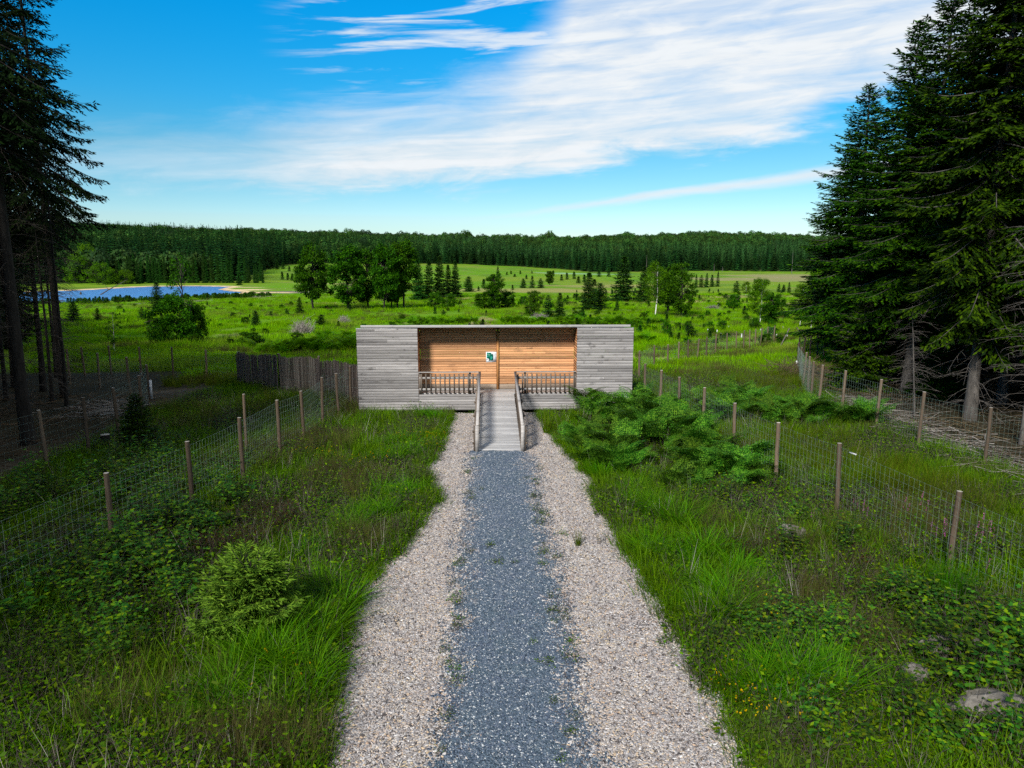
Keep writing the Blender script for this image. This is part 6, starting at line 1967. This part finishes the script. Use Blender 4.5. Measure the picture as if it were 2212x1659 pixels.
def sticks(name, pts, L, r, label, cat, mat='stick', flat=.12, lift=.25):
    b = MB()
    for (x, y) in pts:
        a = random.uniform(0, 6.283); l_ = random.uniform(*L); z = float(gz(x, y))+random.uniform(.0, lift)
        e = random.gauss(0, flat); bend = random.gauss(0, .08)
        d = np.array([math.cos(a)*math.cos(e), math.sin(a)*math.cos(e), math.sin(e)]); s = np.array([-d[1], d[0], 0])
        p = np.array([x, y, z])
        rr = random.uniform(*r)
        b.tube([p-d*l_/2, p+s*bend*l_, p+d*l_/2], [rr, rr*.8, rr*.35], 3)
    o = b.build(name, M[mat])
    return tag(o, label, cat, None, 'stuff')


pt = [(15.6+random.gauss(0, .9)+.03*(y-22), y) for y in np.random.default_rng(3).uniform(16, 33, 900)]
sticks('branch_litter', pt, (.3, 1.7), (.005, .016), 'pale dead branches heaped along the right forest fence', 'branches')
pt = [(random.uniform(16, 24), random.uniform(19, 42)) for _ in range(900)]
sticks('forest_litter', pt, (.3, 1.8), (.005, .02), 'fallen twigs on the dark floor of the right forest', 'branches', 'litter', .2, .2)
pt = [(random.gauss(18.6, 1.0), random.gauss(43, 1.4)) for _ in range(500)]
sticks('brush_pile', pt, (.5, 2.0), (.006, .02), 'brown brush pile behind the bend of the right fence', 'brush pile', 'litter', .5, .8)
pt = [(random.uniform(-24, -14.5), random.uniform(19, 36)) for _ in range(800)]
sticks('left_forest_litter', pt, (.3, 1.8), (.005, .02), 'fallen twigs on the dark floor of the left forest', 'branches', 'litter', .2, .15)
pt = [(random.gauss(-16.6, .8), random.gauss(31.3, 1.0)) for _ in range(260)]
sticks('branch_heap', pt, (.3, 1.3), (.005, .016), 'grey branch heap behind the bend of the left fence', 'branches')
b = MB(); b.tube([(0, 0, -.1), (0, 0, .42)], [.17, .15], 10, 0, cap=1)
tag(b.build('tree_stump', [M['bark_dark'], M['post_top']]), 'low pale tree stump inside the left fence', 'stump').location = (-13.75, 25.3, 0)
tube_me = MB().tube([(0, 0, 0), (0, 0, .42)], [.07, .07], 8, 0, cap=True).mesh('tree_guard', M['white'])
for i, (x, y) in enumerate(TUBES):
    tag(link('tree_guard', tube_me, None, (x, y, float(gz(x, y)))), 'short white tree guard tube in the grass by the right fence corner', 'tree guard', 'white tree guard tubes by the right fence corner')
for i, (x, y, h) in enumerate(SNAGS):
    b = MB(); b.tube([(0, 0, -.3), (.12, 0, h*.5), (0, .1, h)], [.022*h**.6+.12, .14, .05], 6)
    o = b.build('dead_snag', M['dead_limb'])
    lb = ['tallest bare pale snag before the far forest at right', 'short pale snag left of the brown far field', 'pale snag at the foot of the far forest above the columnar tree',
          'bare pale snag above the big spruce group', 'stump-like snag in the brown far field'][i]
    tag(o, lb, 'snag').location = (x, y, float(gz(x, y)))
# drowned branch in the pond
b = MB()
b.tube([(0, 0, -.4), (3.2, .5, 1.6), (7.0, .8, 3.6), (9.6, .6, 5.0)], [.22, .18, .12, .04], 5)
b.tube([(3.2, .5, 1.6), (2.2, .2, 3.6)], [.1, .03], 4); b.tube([(7, .8, 3.6), (9.0, .2, 3.2)], [.08, .03], 4)
tag(b.build('drowned_branch', M['limb']), 'dark bare branch sticking out of the pond', 'branch').location = (-132.5, 254, WATER_Z)
b = MB()
for i in range(14):
    x, y = random.uniform(-2.5, 2.5), random.uniform(-1.5, 1.5)
    b.tube([(x, y, 0), (x+random.uniform(-1.5, 1.5), y+random.uniform(-.3, .3), random.uniform(.1, .6))], [.12, .04], 4)
tag(b.build('floating_wood', M['limb']), 'low dark driftwood floating near the left pond shore', 'driftwood').location = (-125.0, 216, WATER_Z)
b = MB(); b.tube([(-2, 0, .1), (1.0, .1, 1.2), (3, 0, .1)], [.08, .1, .05], 4); b.tube([(-4, -.5, .05), (2.8, .3, .12)], [.09, .06], 4)
tag(b.build('floating_wood', M['limb']), 'thin crooked branch lying in the middle of the pond', 'driftwood').location = (-138, 243, WATER_Z)
b = MB(); b.tube([(0, 0, -.3), (.1, 0, .9)], [.35, .22], 6, 0, cap=True); b.tube([(-4, .4, -.2), (-4, .4, .7)], [.15, .1], 5, 0, cap=True)
tag(b.build('pond_stump', M['limb']), 'pair of dark stumps standing in the pond water', 'stump').location = (-139.5, 256, WATER_Z)
# braced corner of the right meadow fence
brace = thing('fence_braces', 'pale slanting brace poles at the right fence corner', 'fence braces', (0, 0, 0))
for (xa, ya, xb, yb) in [(27.2, 66.5, 26.2, 66.0), (28.3, 67.5, 29.6, 67.0), (31.6, 67.0, 33.0, 66.5), (36.6, 68.0, 38.2, 67.5)]:
    b = MB(); b.tube([(xa, ya, float(gz(xa, ya))+1.75), (xb, yb, float(gz(xb, yb)))], [.05, .055], 6); b.build('pole', M['dead_limb'], brace)
